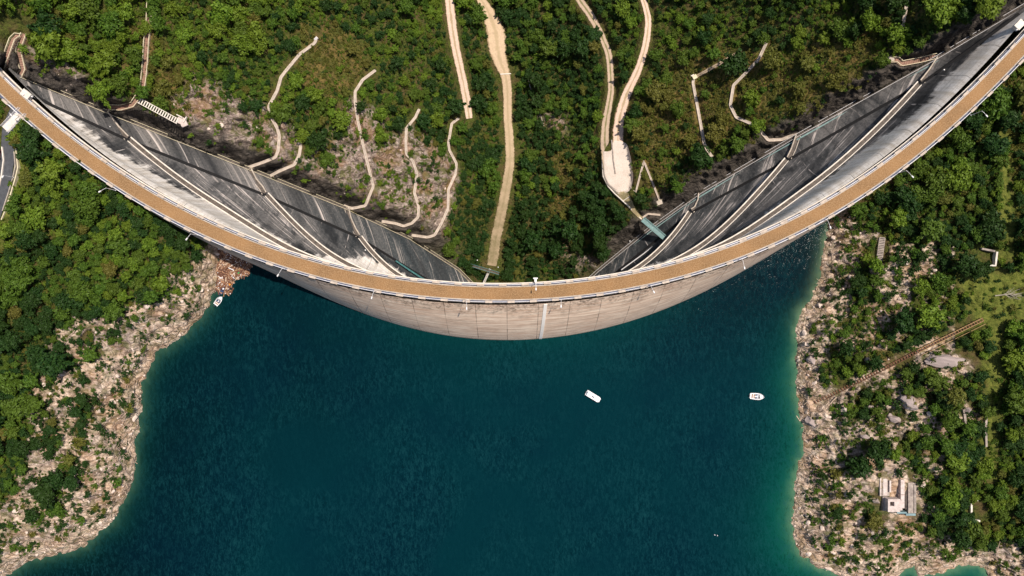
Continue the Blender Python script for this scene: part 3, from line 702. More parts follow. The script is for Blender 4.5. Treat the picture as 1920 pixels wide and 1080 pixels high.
def track_mat(name, pale, grass, edgec, strength=.8, fade=None):
    t = NT(name); p = t.pos(); r = t.attr('rt'); n1 = t.noise(p, .22, 5, .65); n2 = t.noise(p, 1.4, 4, .7)
    col = t.mix(t.ramp(n2, [(.35, 0), (.65, 1)]), tuple(x*.78 for x in pale), pale)
    g = t.math('ADD', r, t.math('MULTIPLY', t.math('SUBTRACT', n1, .5), .7))
    mid = t.ramp(g, [(.08, 1), (.26, 0)]); edg = t.ramp(g, [(.72, 0), (.98, 1)])
    col = t.mix(t.math('MULTIPLY', mid, strength), col, grass); col = t.mix(t.math('MULTIPLY', edg, .9), col, edgec)
    if fade: col = t.mix(t.math('MULTIPLY', t.ramp(t.math('MULTIPLY', t.sep(p)[1], .005), [(.08, 1), (.62, 0)]), .8), col, t.mix(t.ramp(n1, [(.4, 0), (.6, 1)]), fade[0], fade[1]))
    t.bump(n2, .5, .2); t.fin(col, .95, .15)
    tb = t.node('ShaderNodeBsdfTransparent'); mx = t.node('ShaderNodeMixShader'); e2 = t.math('ADD', r, t.math('MULTIPLY', t.math('SUBTRACT', t.noise(p, .9, 5, .7), .5), .9))
    t.link(t.ramp(e2, [(.84, 0), (.96, 1)]), mx.inputs[0]); t.link(t.b.outputs[0], mx.inputs[1]); t.link(tb.outputs[0], mx.inputs[2]); t.link(mx.outputs[0], t.out.inputs[0]); return t.mat
M['track_a'] = track_mat('pale_rutted_track', (.70, .52, .41), (.30, .23, .12), (.20, .13, .06), .75)
M['track_b'] = track_mat('grassy_rutted_track', (.50, .38, .28), (.16, .15, .06), (.12, .10, .04), .9)
M['track_c'] = track_mat('dusty_valley_track', (.60, .45, .30), (.38, .29, .17), (.14, .10, .04), .7, ((.30, .23, .15), (.12, .11, .05)))
road_obj('dirt_road', 'left_track', M['track_a']); road_obj('dirt_road', 'valley_road', M['track_c'])
road_obj('dirt_road', 'hair_left', M['track_b']); road_obj('dirt_road', 'hair_right', M['track_a'])
road_obj('path', 'dirt_branch', M['track_b']); road_obj('road', 'access_road', M['asphalt'], lift=.5)
def poly_sheet(name, px, mat, lift, inset_rows=6, kind='structure'):
    c = np.mean(np.array(px), 0); m = MB(); n = len(px); pp = []
    pts = []
    for i in range(n):
        a, b = np.array(px[i]), np.array(px[(i+1) % n])
        for k in range(5): pts.append(a+(b-a)*k/5)
    n = len(pts); pts = np.array(pts)
    for _ in range(2): pts = (np.roll(pts, 1, 0)+2*pts+np.roll(pts, -1, 0))/4
    V_ = [];
    for r in range(inset_rows+1):
        f = r/inset_rows
        for q in pts: x = q+(c-q)*f*.98; V_.append(G(x[0], x[1], lift))
    F_ = [(r*n+i, r*n+(i+1) % n, (r+1)*n+(i+1) % n, (r+1)*n+i) for r in range(inset_rows) for i in range(n)]
    F_.append(tuple(inset_rows*n+i for i in range(n)))
    m.add(V_, F_); o = m.build(name, mat); tag(o, kind=kind); return o
poly_sheet('road', [(1127,283),(1129,330),(1140,352),(1159,365),(1181,359),(1188,335),(1184,300),(1176,268),(1150,262),(1146,285)], M['pad'], .50, 14)
poly_sheet('path', [(1153,360),(1176,358),(1186,378),(1192,395),(1206,408),(1202,413),(1186,398),(1166,376)], M['dirt_grassy'], .45)

# ============================================================= STAIRWAYS
for k, (pts, lab, kind) in STAIRS.items():
    c = [G(a, b, .45) for a, b in pts]; c = resample(c, 1.6)
    if kind == 'plain': c = smooth_line(c, 1)
    zz = [p.z for p in c]
    w = {'rail': .95, 'plain': .52, 'thin': .3}[kind]
    root = empty('hillside_stairway', c[0], 0, lab, 'stairway', 'concrete stairways on the valley sides')
    m = MB()
    n = len(c)
    a_, b_ = offset(c, w), offset(c, -w); m.strip(a_, b_, .5)
    for i in range(0, n-1):       # treads
        for q in range(2):
            x0 = c[i].lerp(c[i+1], q/2+.12); d = (c[i+1]-c[i]).normalized(); sdv = Vector((-d.y, d.x, 0))
            if sdv.length > .01: sdv.normalize(); m.frame(x0+Vector((0,0,.08)), sdv*w*.82, Vector((d.x, d.y, 0))*.22, (0,0,.06))
    m.build('steps', M['stair_floor'] if kind == 'rail' else M['concrete'], root)
    for s in (1, -1):
        e = offset(c, s*(w+.05)); r = MB()
        if kind == 'rail':
            for i in range(0, len(e)-1):
                r.beam(e[i]+Vector((0,0,1.0)), e[i+1]+Vector((0,0,1.0)), .22, .12)
                r.beam(e[i]+Vector((0,0,-.2)), e[i]+Vector((0,0,1.0)), .12, .12)
                r.beam(e[i]+Vector((0,0,.5)), e[i+1]+Vector((0,0,.5)), .08, .08)
            r.build('handrail', M['rail_pale'], root)
        else:
            r.strip([p+Vector((0,0,.3)) for p in offset(c, s*w+.12)], [p+Vector((0,0,.3)) for p in offset(c, s*w-.12)], .8)
            r.build('side_wall', M['stair_wall'], root)
# perimeter steps along the foundation line
def perimeter(line, label, third=False, n0=0, n1=None):
    px = line[1:]; c = []
    px = px if not n1 else px[:n1]
    for a, b in zip(px, px[1:]):
        for k in range(6): t = k/6; c.append(P(a[0]+(b[0]-a[0])*t, a[1]+(b[1]-a[1])*t, a[2]+(b[2]-a[2])*t+.9))
    c.append(P(px[-1][0], px[-1][1], px[-1][2]+.9))
    root = empty('perimeter_steps', c[0], 0, label, 'steps'); m = MB(); m.strip(offset(c, .55), offset(c, -.55), .5)
    cc = resample(c, .9)
    for a, b in zip(cc, cc[1:]): m.beam((a+b)/2+Vector((0,0,.05))-(b-a).normalized()*.1, (a+b)/2+Vector((0,0,.05))+(b-a).normalized()*.1, 1.0, .08)
    m.build('steps', M['dark_floor'], root)
    for s in (1, -1):
        e = offset(c, s*.62); r = MB()
        for a, b in zip(e, e[1:]): r.beam(a+Vector((0,0,.9)), b+Vector((0,0,.9)), .16, .14)
        for a in resample(e, 3)[::1]: r.beam(a, a+Vector((0,0,.9)), .08, .08)
        r.build('handrail', M['rail_pale'] if not third else M['white_metal'], root)
    return c
cl = perimeter(BL, 'steep steps between thin pale rails along the left foot of the dam')
cr = perimeter(BR, 'steep steps between thin white rails along the right foot of the dam', True)
pr = offset(cr, 1.7 if offset(cr, 1)[3].y < cr[3].y else -1.7)
m = MB(); m.tube([p+Vector((0,0,.5)) for p in pr], .36, 8); pipe = m.build('drain_pipe', M['pale_teal']); tag(pipe, 'long pale teal pipe beside the perimeter steps at the right foot of the dam', 'pipe')

# ============================================================= FOOTBRIDGES
def bridge(a, b, w, n, label, mdeck, mrail, rails=True, slat=.5, pier=True):
    root = empty('footbridge', a, 0, label, 'footbridge'); d = (b-a); dn = d.normalized(); sd_ = Vector((-dn.y, dn.x, 0)).normalized()
    for s in (1, -1):
        m = MB(); m.beam(a+sd_*s*w/2, b+sd_*s*w/2, .22, .35); m.build('girder', mrail, root)
    m = MB()
    for i in range(n):
        c = a.lerp(b, (i+.5)/n); m.frame(c, sd_*(w/2-.13), dn*(d.length/n/2*slat), (0,0,.06))
    m.build('deck', mdeck, root)
    if rails:
        for s in (1, -1):
            m = MB(); e0, e1 = a+sd_*s*w/2, b+sd_*s*w/2
            for hh in (.5, 1.0): m.beam(e0+Vector((0,0,hh+.15)), e1+Vector((0,0,hh+.15)), .10, .08)
            for i in range(0, n+1, 3): q = e0.lerp(e1, i/n); m.beam(q+Vector((0,0,.1)), q+Vector((0,0,1.15)), .08, .08)
            m.build('handrail', mrail, root)
    return root
za = zt(258,188)+2.0
bridge(P(260,188,za), P(334,228,za-.8), 2.0, 17, 'slatted pale footbridge leading down to a white rock ledge on the left slope', M['white_concrete'], M['white_concrete'], False, .42)
bridge(P(1205,411,-84), P(1246,446,-84), 2.4, 22, 'teal steel footbridge from the hairpin track to the dam face', M['teal_metal'], M['teal_metal'], True, .9)
bridge(P(882,497,-118), P(936,513,-118), 1.3, 20, 'dark thin footbridge crossing at the foot of the valley track', M['dark_floor'], M['teal_metal'], True, .8)
bridge(P(919,504,-120), P(906,533,-120), .9, 12, 'narrow plank walkway running under the crest from the valley track', M['concrete'], M['grey_metal'], False, .8)
def block(name, label, cat, parts):
    """parts: (part name, [boxes (centre, sx, sy, sz, rz)], material)"""
    c = Vector(parts[0][1][0][0]); root = empty(name, (c.x, c.y, c.z-parts[0][1][0][3]/2), 0, label, cat)
    for nm, bs, mt in parts:
        m = MB()
        for b in bs: m.box(*b)
        m.build(nm, mt, root)
    return root
g = G(340,226,.6); block('viewing_ledge', 'small white concrete ledge at the lower end of the slatted footbridge', 'ledge',
    [('platform', [(g, 3.4, 3.0, .6, -.5), (g+Vector((1.2,-1.4,.1)), 2.6, 2.2, .6, .4)], M['roof_white']), ('wall', [(g+Vector((-.3,1.6,.6)), 2.6, .35, 1.0, -.5), (g+Vector((1.9,.2,.6)), .35, 2.6, 1.0, -.5)], M['white_concrete'])])
g = P(14,241,.2)
bridge(P(44,208,-.1), P(10,243,-.1), 3.2, 16, 'short pale side bridge joining the crest road to the access road at the left edge', M['white_concrete'], M['white_metal'], True, .99)
g = G(593,73,.8); block('access_hatch', 'small white hatch at the top end of the winding stairway', 'hatch', [('box', [(g, 1.8, 1.3, 1.0, .8)], M['roof_white']), ('lid', [(g+Vector((0,0,.56)), 1.4, .9, .1, .8)], M['grey_metal'])])
g = G(561,265,.8); block('equipment_box', 'white box at the head of the shortest hooked stairway', 'box', [('box', [(g, 2.0, 2.0, 1.2, .1)], M['roof_white']), ('lid', [(g+Vector((.2,.1,.65)), 1.3, 1.2, .1, .1)], M['dark_floor'])])
g = G(1302,145,.9); block('stair_gatehouse', 'tiny white gatehouse at the upper end of the straight narrow stairway', 'gatehouse', [('wall', [(g, 1.8, 1.6, 1.4, .5), (g+Vector((-1,.9,-.2)), 1.6, .4, 1.0, .5)], M['white_concrete']), ('roof', [(g+Vector((0,0,.76)), 2.1, 1.9, .12, .5)], M['rail_pale'])])
for (u, v, a, l) in ((1669,111,.2,'small pinkish landing block at the left end of the railed landing path'), (1770,103,.6,'low landing block where the upper right walkway meets the perimeter steps'), (1236,380,.3,'rough small block at the foot of the upturned V stairway')):
    g = G(u, v, .8); block('landing_block', l, 'landing', [('block', [(g, 2.8, 2.0, 1.1, a)], M['concrete']), ('rail', [(g+Vector((0,1.0,.8)), 2.6, .14, .14, a), (g+Vector((0,-1.0,.8)), 2.6, .14, .14, a)], M['rail_pale'])])
# retaining walls near the hairpin
def wallrun(px, w, h, name, label, mat, cat='wall', lift=.0):
    c = resample([G(a, b, lift+h) for a, b in px], 2.5); m = MB(); m.strip(offset(c, w/2), offset(c, -w/2), h+1.0); o = m.build(name, mat); tag(o, label, cat); return o
wallrun([(1129,290),(1131,330),(1141,350),(1152,362),(1178,386),(1203,411)], .5, .8, 'retaining_wall', 'thin pale retaining wall curving round the turning place down to the teal footbridge', M['white_concrete'])
wallrun([(1147,262),(1150,300),(1154,326)], .6, .9, 'retaining_wall', 'low wall dividing the two legs of the hairpin track', M['stone_wall'])
wallrun([(1168,377),(1181,368)], .4, .5, 'retaining_wall', 'short cross wall on the ramp below the turning place', M['white_concrete'])
wallrun([(1153,306),(1175,307)], .3, .45, 'barrier', 'white bar laid across the right leg of the hairpin track', M['white_concrete'], 'barrier')
wallrun([(938,139),(958,138)], .5, .4, 'culvert', 'pale culvert edge crossing the valley track where it narrows', M['white_concrete'], 'culvert')
wallrun([(987,128),(993,160),(1010,205),(1020,236)], .4, .6, 'retaining_wall', 'narrow half buried wall in the trees right of the valley track', M['stone_wall'])
for q, l in (([(1210,312),(1218,335),(1226,352)], 'dry earth gully right of the upturned V stairway'),): pass
# lakeside ruins
wallrun([(1840,466),(1866,471)], .7, 1.2, 'ruined_wall', 'upper wall stub of the small rectangular ruin among the right trees', M['stone_wall'])
wallrun([(1870,472),(1867,498),(1822,496)], .7, 1.3, 'ruined_wall', 'L shaped lower wall of the small rectangular ruin among the right trees', M['white_concrete'])
wallrun([(1834,938),(1822,938),(1822,976),(1838,977)], .7, 1.4, 'ruined_wall', 'bracket shaped white wall in dark trees right of the stone ruin', M['white_concrete'])
wallrun([(1851,768),(1849,800),(1850,838)], .8, 1.0, 'ruined_wall', 'straight grey wall hidden in scrub below the long bare slab', M['stone_wall'])
wallrun([(1808,768),(1812,800)], .9, 1.0, 'ruined_wall', 'stubby stone wall beside pale boulders right of the big boulder', M['stone_wall'])
m = MB(); a, b = G(1654,446,.5), G(1648,490,.6)
root = empty('concrete_steps', a, 0, 'short flight of dark steps on the rocks just under the right wing of the dam', 'steps')
dd = (b-a); sdv = Vector((-dd.y, dd.x, 0)).normalized()
for i in range(14): c = a.lerp(b, i/14); m.frame(c+Vector((0,0,.1)), sdv*1.0, dd*(.34/14), (0,0,.18))
m.build('steps', M['stone_wall'], root); m = MB()
for s in (1, -1): m.beam(a+sdv*s*1.1, b+sdv*s*1.1, .2, .5)
m.build('side_wall', M['stone_wall'], root)

# stone ruin at the lake (lower right)
g0 = zt(1685,935)+.2
def pb(u0, v0, u1, v1, z0, z1):    # box from pixel corners of its top at z1
    a, b = P(u0, v0, z1), P(u1, v1, z1); return ((a.x+b.x)/2, (a.y+b.y)/2, (z0+z1)/2), abs(b.x-a.x), abs(b.y-a.y), z1-z0, 0
zb = g0-2.5
ruin = empty('stone_ruin', P(1685,935,g0), R(-3), 'roofless white and grey stone building with a small tower on the pale right shore', 'ruin')
def part(nm, bs, mt):
    m = MB()
    for b in bs: m.box(*b)
    o = m.build(nm, mt, ruin); o.matrix_parent_inverse = parent_inv(ruin); return o
part('tower', [pb(1665,936,1688,941,zb,g0+3.4), pb(1665,941,1669,960,zb,g0+3.4), pb(1677,941,1688,960,zb,g0+3.4), pb(1669,949,1677,960,zb,g0+3.39), pb(1688,938,1692,957,zb,g0+3.3)], M['roof_white'])
part('tower_floor', [pb(1668,940,1678,950,zb,g0+1.2)], M['stone_wall'])
part('left_wing', [pb(1651,896,1668,930,zb,g0+1.0)], M['stone_wall'])
part('left_wing_cap', [pb(1656,898,1664,929,g0+1.0,g0+1.25), pb(1650,896,1652,930,g0+.8,g0+1.6), pb(1668,901,1671,923,zb,g0+1.9)], M['roof_white'])
part('low_terrace', [pb(1655,931,1664,958,zb,g0+.9)], M['stone_wall'])
part('middle_wing', [pb(1681,900,1688,934,zb,g0+.6)], M['stone_wall'])
part('middle_wall', [pb(1689,900,1696,927,zb,g0+2.4), pb(1689,928,1696,953,zb,g0+2.7)], M['roof_white'])
part('gutter', [pb(1697.5,902,1701,955,zb,g0+.6)], M['dark_floor'])
part('right_roof', [pb(1703,905,1716,966,zb,g0+1.3), pb(1714,908,1718,962,zb,g0+1.6)], M['stone_wall'])
part('front_wall', [pb(1682,960,1700,963,zb,g0+1.5), pb(1699,963,1717,967,zb,g0+1.7)], M['slate'])

# inclined rail track on the right bank
root = empty('inclined_track', G(1842,599,0), 0, 'rusty inclined rail track running diagonally down the right bank to the lake', 'rail track')
lp = [G(a, b, .9) for a, b in TRACK]; c = resample(lp, 1.1)
for _ in range(6):
    for i in range(1, len(c)-1): c[i].z = (c[i-1].z+c[i].z*2+c[i+1].z)/4
cut = int(len(c)*.38); cut2 = int(len(c)*.80)
m = MB()
for i in range(0, len(c)-1):
    d = (c[i+1]-c[i]).normalized(); sdv = Vector((-d.y, d.x, 0)).normalized(); m.frame(c[i]-Vector((0,0,.5*min(1, i/len(c)))), sdv*(.80-.25*min(1, i/len(c))), d*.22, (0,0,.1))
m.build('sleepers', M['rust'], root)
for s in (1, -1):
    e = offset(c, s*.55); m = MB()
    for a, b in zip(e[:cut], e[1:cut+1]): m.beam(a+Vector((0,0,.22)), b+Vector((0,0,.22)), .2, .24)
    m.build('upper_rail', M['yellow_rail'], root); m = MB()
    for a, b in zip(e[cut:cut2+8*s], e[cut+1:cut2+1+8*s]): m.beam(a+Vector((0,0,.22)), b+Vector((0,0,.22)), .16, .24)
    m.build('lower_rail', M['rust'], root)
e = offset(c, 1.9 if offset(c, 1)[2].y < c[2].y else -1.9); m = MB()
for a, b in zip(e[:cut], e[1:cut+1]): m.beam(a+Vector((0,0,.5)), b+Vector((0,0,.5)), .16, .16)
for a in e[:cut:4]: m.beam(a+Vector((0,0,-.8)), a+Vector((0,0,.5)), .12, .12)
m.build('handrail', M['yellow_rail'], root)

# access road edge, guard walls
wallrun([(29,268),(30,286),(33,314),(28,335),(20,362),(9,395),(2,412)], .35, .9, 'guard_wall', 'outer pale guard wall of the access road at the left edge', M['rail_pale'], 'wall', .4)
wallrun([(26,284),(28,312),(23,335),(15,362),(4,395)], .3, .7, 'guard_wall', 'inner pale kerb wall of the access road at the left edge', M['concrete'], 'kerb', .4)
wallrun([(3,275),(6,300),(2,330),(-3,350)], .4, .6, 'guard_wall', 'white kerb on the far side of the access road, cut by the left edge', M['white_concrete'], 'kerb', .4)

# ============================================================= LAMPS
lamp_n = 0
def street_lamp(bu, bv, hu, hv, label, z0=0.1, h=6.0, grp='lamps along the crest road'):
    b = P(bu, bv, z0); top = b+Vector((0,0,h)); q = P(hu, hv, z0+h+.15); arm = Vector((q.x, q.y, z0+h+.15))
    root = empty('street_lamp', b, 0, label, 'street lamp', grp)
    m = MB(); m.tube([b, b+Vector((0,0,h*.6)), top], .12, 8, r1=.08); m.box(b+Vector((0,0,.12)), .35, .35, .24); m.build('pole', M['white_metal'], root)
    m = MB(); m.tube([top, top.lerp(arm, .4)+Vector((0,0,.12)), arm], .06, 6); m.build('arm', M['white_metal'], root)
    d = (arm-top); d.z = 0; L = d.length; d.normalize(); a = math.atan2(d.y, d.x)
    m = MB(); m.frame(arm+d*.1, d*.5, Vector((-d.y, d.x, 0))*.24, (0,0,.11), 0, .75); m.build('lamp_head', M['white_metal'], root)
for bu, bv, hu, hv, l in (
    (217,357,187,359,'white curved lamp over dark trees left of the lake, farthest left on the water side'),
    (372,441,350,448,'white lamp over the left bank just before the floating debris'),
    (540,503,521,516,'white lamp above the first bare stretch of the upstream wall from the left'),
    (707,546,697,558,'white lamp on the lake side left of the middle, between two parapet blocks'),
    (877,562,875,578,'white lamp leaning over the upstream wall just left of the gauge strip'),
    (1050,562,1052,574,'white lamp just right of the white gauge strip'),
    (1214,536,1226,547,'white lamp over the right half of the upstream wall'),
    (1382,488,1396,502,'white lamp where the upstream wall narrows toward the right bank'),
    (1537,415,1557,426,'white lamp hanging over the dark water corner at the right bank'),
    (1682,325,1711,331,'white curved lamp over the trees right of the lake corner'),
    (1820,216,1850,217,'white curved lamp nearest the right edge of the photo')):
    street_lamp(bu, bv, hu, hv, l)
street_lamp(1004, 531, 1005, 541.5, 'white lamp on the valley side in the middle of the crest, reaching over the gravel', h=5.2)
street_lamp(36, 218, 20, 215, 'white lamp beside the short side bridge at the left edge', h=5.0)
street_lamp(26, 333, 5, 331, 'white lamp leaning over the access road at the left edge', z0=zt(26,333)+.3, h=5.0)
g = P(1004, 527, 0); block('sign_bracket', 'small white bracket outside the valley side railing in the middle of the crest', 'bracket', [('plate', [(g+Vector((0,1.0,.9)), 1.6, .5, .12, 0), (g+Vector((0,.3,.8)), .8, 1.2, .1, 0)], M['white_metal'])])
def wall_lamp(u, v, z, label):
    b = P(u, v, z); root = empty('wall_lamp', b, 0, label, 'lamp', 'small lamps on the walkways and valley floor')
    m = MB(); m.tube([b+Vector((0,0,-1.6)), b], .07, 6); m.build('post', M['grey_metal'], root)
    m = MB(); m.tube([b, b+Vector((0,0,.12)), b+Vector((0,0,.3))], .34, 10, r1=.22); m.build('lamp_head', M['white_metal'], root)
for u, v, z, l in ((44,177,1.5,'round white lamp on the left end turret'),(60,181,.6,'round white lamp just outside the left end turret'),(206,238,-22.5,'small white lamp on the upper left walkway stair'),(685,469,-75,'small white lamp on the lowest left walkway'),
    (1705,217,-22.5,'small white lamp on the upper right walkway'),(1770,131,-18,'small white lamp near the top of the right joint'),(1290,429,-75.5,'small white lamp on the lowest right walkway'),(1282,449,-76,'second lamp just below the lowest right walkway'),
    (1181,452,-100,'small white lamp on the pipe line at lower right of the dam'),(1459,352,-49,'small white lamp on the middle right walkway'),(895,488,-116,'white lamp left of the end of the valley track'),(934,501,-117,'white lamp right of the end of the valley track'),
    (1906,56,1.8,'white lamp on the turret at the right end of the crest'),(102,0,0,None)):
    if l: wall_lamp(u, v, z, l)

# ============================================================= BOATS
def boat(u, v, ang, L, W, kind, label, z=-26.0):
    root = empty('boat', P(u, v, z), ang, label, 'boat', 'boats on the lake')
    def pl(nm, m, mat, sm=False):
        o = m.build(nm, mat, None, sm); o.parent = root; return o
    n = 14; secs = []; m = MB()
    for i in range(n+1):
        t = i/n; x = -L/2+L*t
        if kind == 'square': w = W/2*(1-.55*max(0, (t-.86)/.14)**2)
        else: w = W/2*(.86+.14*math.sin(min(1, t/.5)*math.pi/2))*(1-max(0, (t-.5)/.5)**2.4)+.02
        hgt = .62+.25*t*t
        secs.append([Vector((x, -w*.8, -.15)), Vector((x, -w, hgt)), Vector((x, -w*.82, hgt)), Vector((x, -w*.72, .18)), Vector((x, w*.72, .18)), Vector((x, w*.82, hgt)), Vector((x, w, hgt)), Vector((x, w*.8, -.15))])
    V_ = [p for s in secs for p in s]; F_ = []
    for i in range(n):
        for j in range(8): a0 = i*8+j; a1 = i*8+(j+1) % 8; F_.append((a0, a1, a1+8, a0+8))
    F_.append(tuple(range(8))); F_.append(tuple(n*8+7-j for j in range(8))); m.add(V_, F_); pl('hull', m, M['hull'])
    if kind == 'square':
        m = MB(); m.box((-.25, 0, 1.55), L*.80, W*.92, .10); m.box((L*.40, 0, 1.0), L*.12, W*.72, .12); pl('canopy', m, M['hull'])
        m = MB(); m.box((-.2, -.1, 1.63), 1.0, .42, .08); m.box((-1.9, .25, 1.63), .3, .2, .06); pl('roof_hatch', m, M['boat_dark'])
        m = MB(); m.box((1.5, -.2, 1.62), .9, .12, .05); m.box((.5, -.7, 1.62), .3, .2, .05); pl('deck_gear', m, M['boat_wood'])
        for sx in (-1, 1):
            for sy in (-1, 1):
                m = MB(); m.beam((sx*L*.32, sy*W*.36, .4), (sx*L*.32, sy*W*.36, 1.52), .08, .08); pl('post', m, M['white_metal'])
        m = MB(); m.box((-L/2-.25, 0, .5), .5, .4, .8); pl('outboard_motor', m, M['boat_dark'])
    else:
        m = MB(); m.box((L*.26, 0, .72), L*.22, W*.50, .10, top=.8); pl('foredeck', m, M['hull'])
        m = MB(); m.beam((L*.12, -W*.30, .95), (L*.12, W*.30, .95), .12, .45); m.beam((L*.12, W*.30, .95), (L*.02, W*.36, .85), .1, .35); m.beam((L*.12, -W*.30, .95), (L*.02, -W*.36, .85), .1, .35); pl('windscreen', m, M['glass'])
        for x, y in ((-.05, .22), (-.05, -.22)):
            m = MB(); m.box((x*L, y*W, .42), .55, .5, .4); m.box((x*L-.3, y*W, .75), .14, .5, .5); pl('seat', m, M['boat_blue'])
        m = MB(); m.box((-L*.20, 0, .32), .3, W*.62, .22); m.box((-L*.34, 0, .36), .34, W*.62, .3); pl('bench', m, M['boat_wood'])
        m = MB(); m.box((L*.17, -.3, .9), .25, .35, .2); pl('console', m, M['rust'])
        m = MB(); m.box((-L/2-.3, 0, .7), .55, .4, .6); m.box((-L/2-.2, 0, .1), .25, .18, .8); pl('outboard_motor', m, M['boat_dark'])
    return root
boat(1112, 743, R(-31), 6.4, 2.3, 'square', 'white flat topped boat floating in the middle of the open lake')
boat(1419, 743, R(-5), 5.7, 2.6, 'pointed', 'pale open motorboat with seats and pointed bow nearer the right shore')
boat(411, 564, R(52), 4.4, 2.2, 'pointed', 'white moored boat with brown deck beside the left rocky shore')
# little blue skiff in the debris
boat2 = boat(418, 545, R(60), 3.2, 1.3, 'pointed', 'small dark blue skiff tied up above the white moored boat'); 
for ch in boat2.children:
    if ch.name.startswith('hull'): ch.data.materials[0] = M['boat_blue']
g = P(411, 464, -25.6); block('pontoon', 'small white pontoon float against the dam in the brown debris', 'pontoon', [('float', [(g, 1.0, 1.7, .5, .1)], M['hull']), ('mooring_post', [(g+Vector((0,.4,.4)), .12, .12, .6, 0)], M['grey_metal'])])
for u, v, l in ((1340,1003,'tiny white buoy, left one of the pair near the bottom'), (1345,1004,'tiny white buoy, right one of the pair near the bottom')):
    g = P(u, v, -25.9); root = empty('buoy', g, 0, l, 'buoy'); m = MB(); m.tube([g, g+Vector((0,0,.2)), g+Vector((0,0,.4))], .24, 8, r1=.12); m.build('float', M['hull'], root)
# floating debris
rnd = random.Random(5)
DEB = [(410,462),(436,470),(470,495),(462,512),(452,518),(437,521),(432,535),(428,548),(415,545),(404,543),(407,515),(413,490)]
da = np.array(DEB); m = MB(); mats = [M['rust'], M['wood'], M['hull'], M['boat_wood'], simple('brown_floating_scum', (.14, .06, .04), (.07, .035, .025), .8)]
q = [P(a+rnd.uniform(-2, 2), b+rnd.uniform(-2, 2), -25.93) for a, b in sum([[p0, ((p0[0]+p1[0])/2, (p0[1]+p1[1])/2)] for p0, p1 in zip(DEB, DEB[1:]+DEB[:1])], [])]
m.add(q+[p-Vector((0,0,.1)) for p in q], [tuple(range(len(q)))], 4)
k = 0
while k < 1500:
    u, v = rnd.uniform(400, 480), rnd.uniform(455, 552)
    s = float(sdist(np.array([u]), np.array([v]), DEB)[0])
    if s < -3 - rnd.random()*3: continue
    k += 1; L_ = rnd.choice([.3, .4, .5, .9, 1.6]) if rnd.random() < .93 else rnd.uniform(2, 4)
    m.box(P(u, v, -25.88+rnd.random()*.12), L_, rnd.uniform(.12, .35), .14, rnd.uniform(0, 3.14), rnd.choice([0, 0, 0, 3, 3, 4, 4, 1, 1, 2]) if rnd.random() < .55 else rnd.choice([0, 4, 3]))
o = m.build('floating_debris', mats); tag(o, 'brown raft of floating sticks and litter in the corner between dam and left bank', 'debris', kind='stuff')
def log(p, a, L, r, label, mat, tilt=0.0, name='driftwood_log', branches=2, seed=0):
    rr = random.Random(seed); m = MB(); d = Vector((math.cos(a), math.sin(a), tilt)); pts = [p+d*L*(t-.5)+Vector((rr.uniform(-.1,.1), rr.uniform(-.1,.1), 0)) for t in (0, .3, .6, 1)]
    m.tube(pts, r, 7, r1=r*.45)
    for b in range(branches):
        q = pts[1].lerp(pts[3], rr.random()); e = Vector((math.cos(a+rr.choice([-.7, .7])), math.sin(a+rr.choice([-.7, .7])), .2)); m.tube([q, q+e*L*.18], r*.4, 5, r1=r*.2)
    o = m.build(name, mat); tag(o, label, 'log'); return o
for i, (u0, v0, u1, v1, l, mt) in enumerate(((421,497,434,489,'short pale log in the upper part of the brown debris','wood'),(428,502,455,487,'long bent log across the middle of the brown debris','wood'),(440,508,451,504,'yellow plank floating near the green scrap','yellow_rail'),
    (413,493,419,484,'stubby pale log against the rock in the debris','wood'),(417,477,420,466,'brown log standing out from the dam foot in the debris','boat_wood'))):
    a, b = P(u0, v0, -25.75), P(u1, v1, -25.75); log((a+b)/2, math.atan2(b.y-a.y, b.x-a.x), (b-a).length, .2, l, M[mt], 0, 'floating_log', 0, i)
g = P(447,512,-25.7); m = MB(); m.box(g, .8, .6, .3, .4, top=.7); m.box(g+Vector((.3,.2,.1)), .3, .3, .3, .2); o = m.build('plastic_scrap', M['green_plastic']); tag(o, 'bright green plastic scrap floating in the brown debris', 'litter')
g = P(431,534,-25.7); m = MB(); m.box(g, .9, .6, .3, .9, top=.7); m.box(g+Vector((-.3,.3,0)), .4, .4, .25, .3); o = m.build('plastic_scrap', M['orange']); tag(o, 'orange plastic scrap at the lower tip of the brown debris', 'litter')

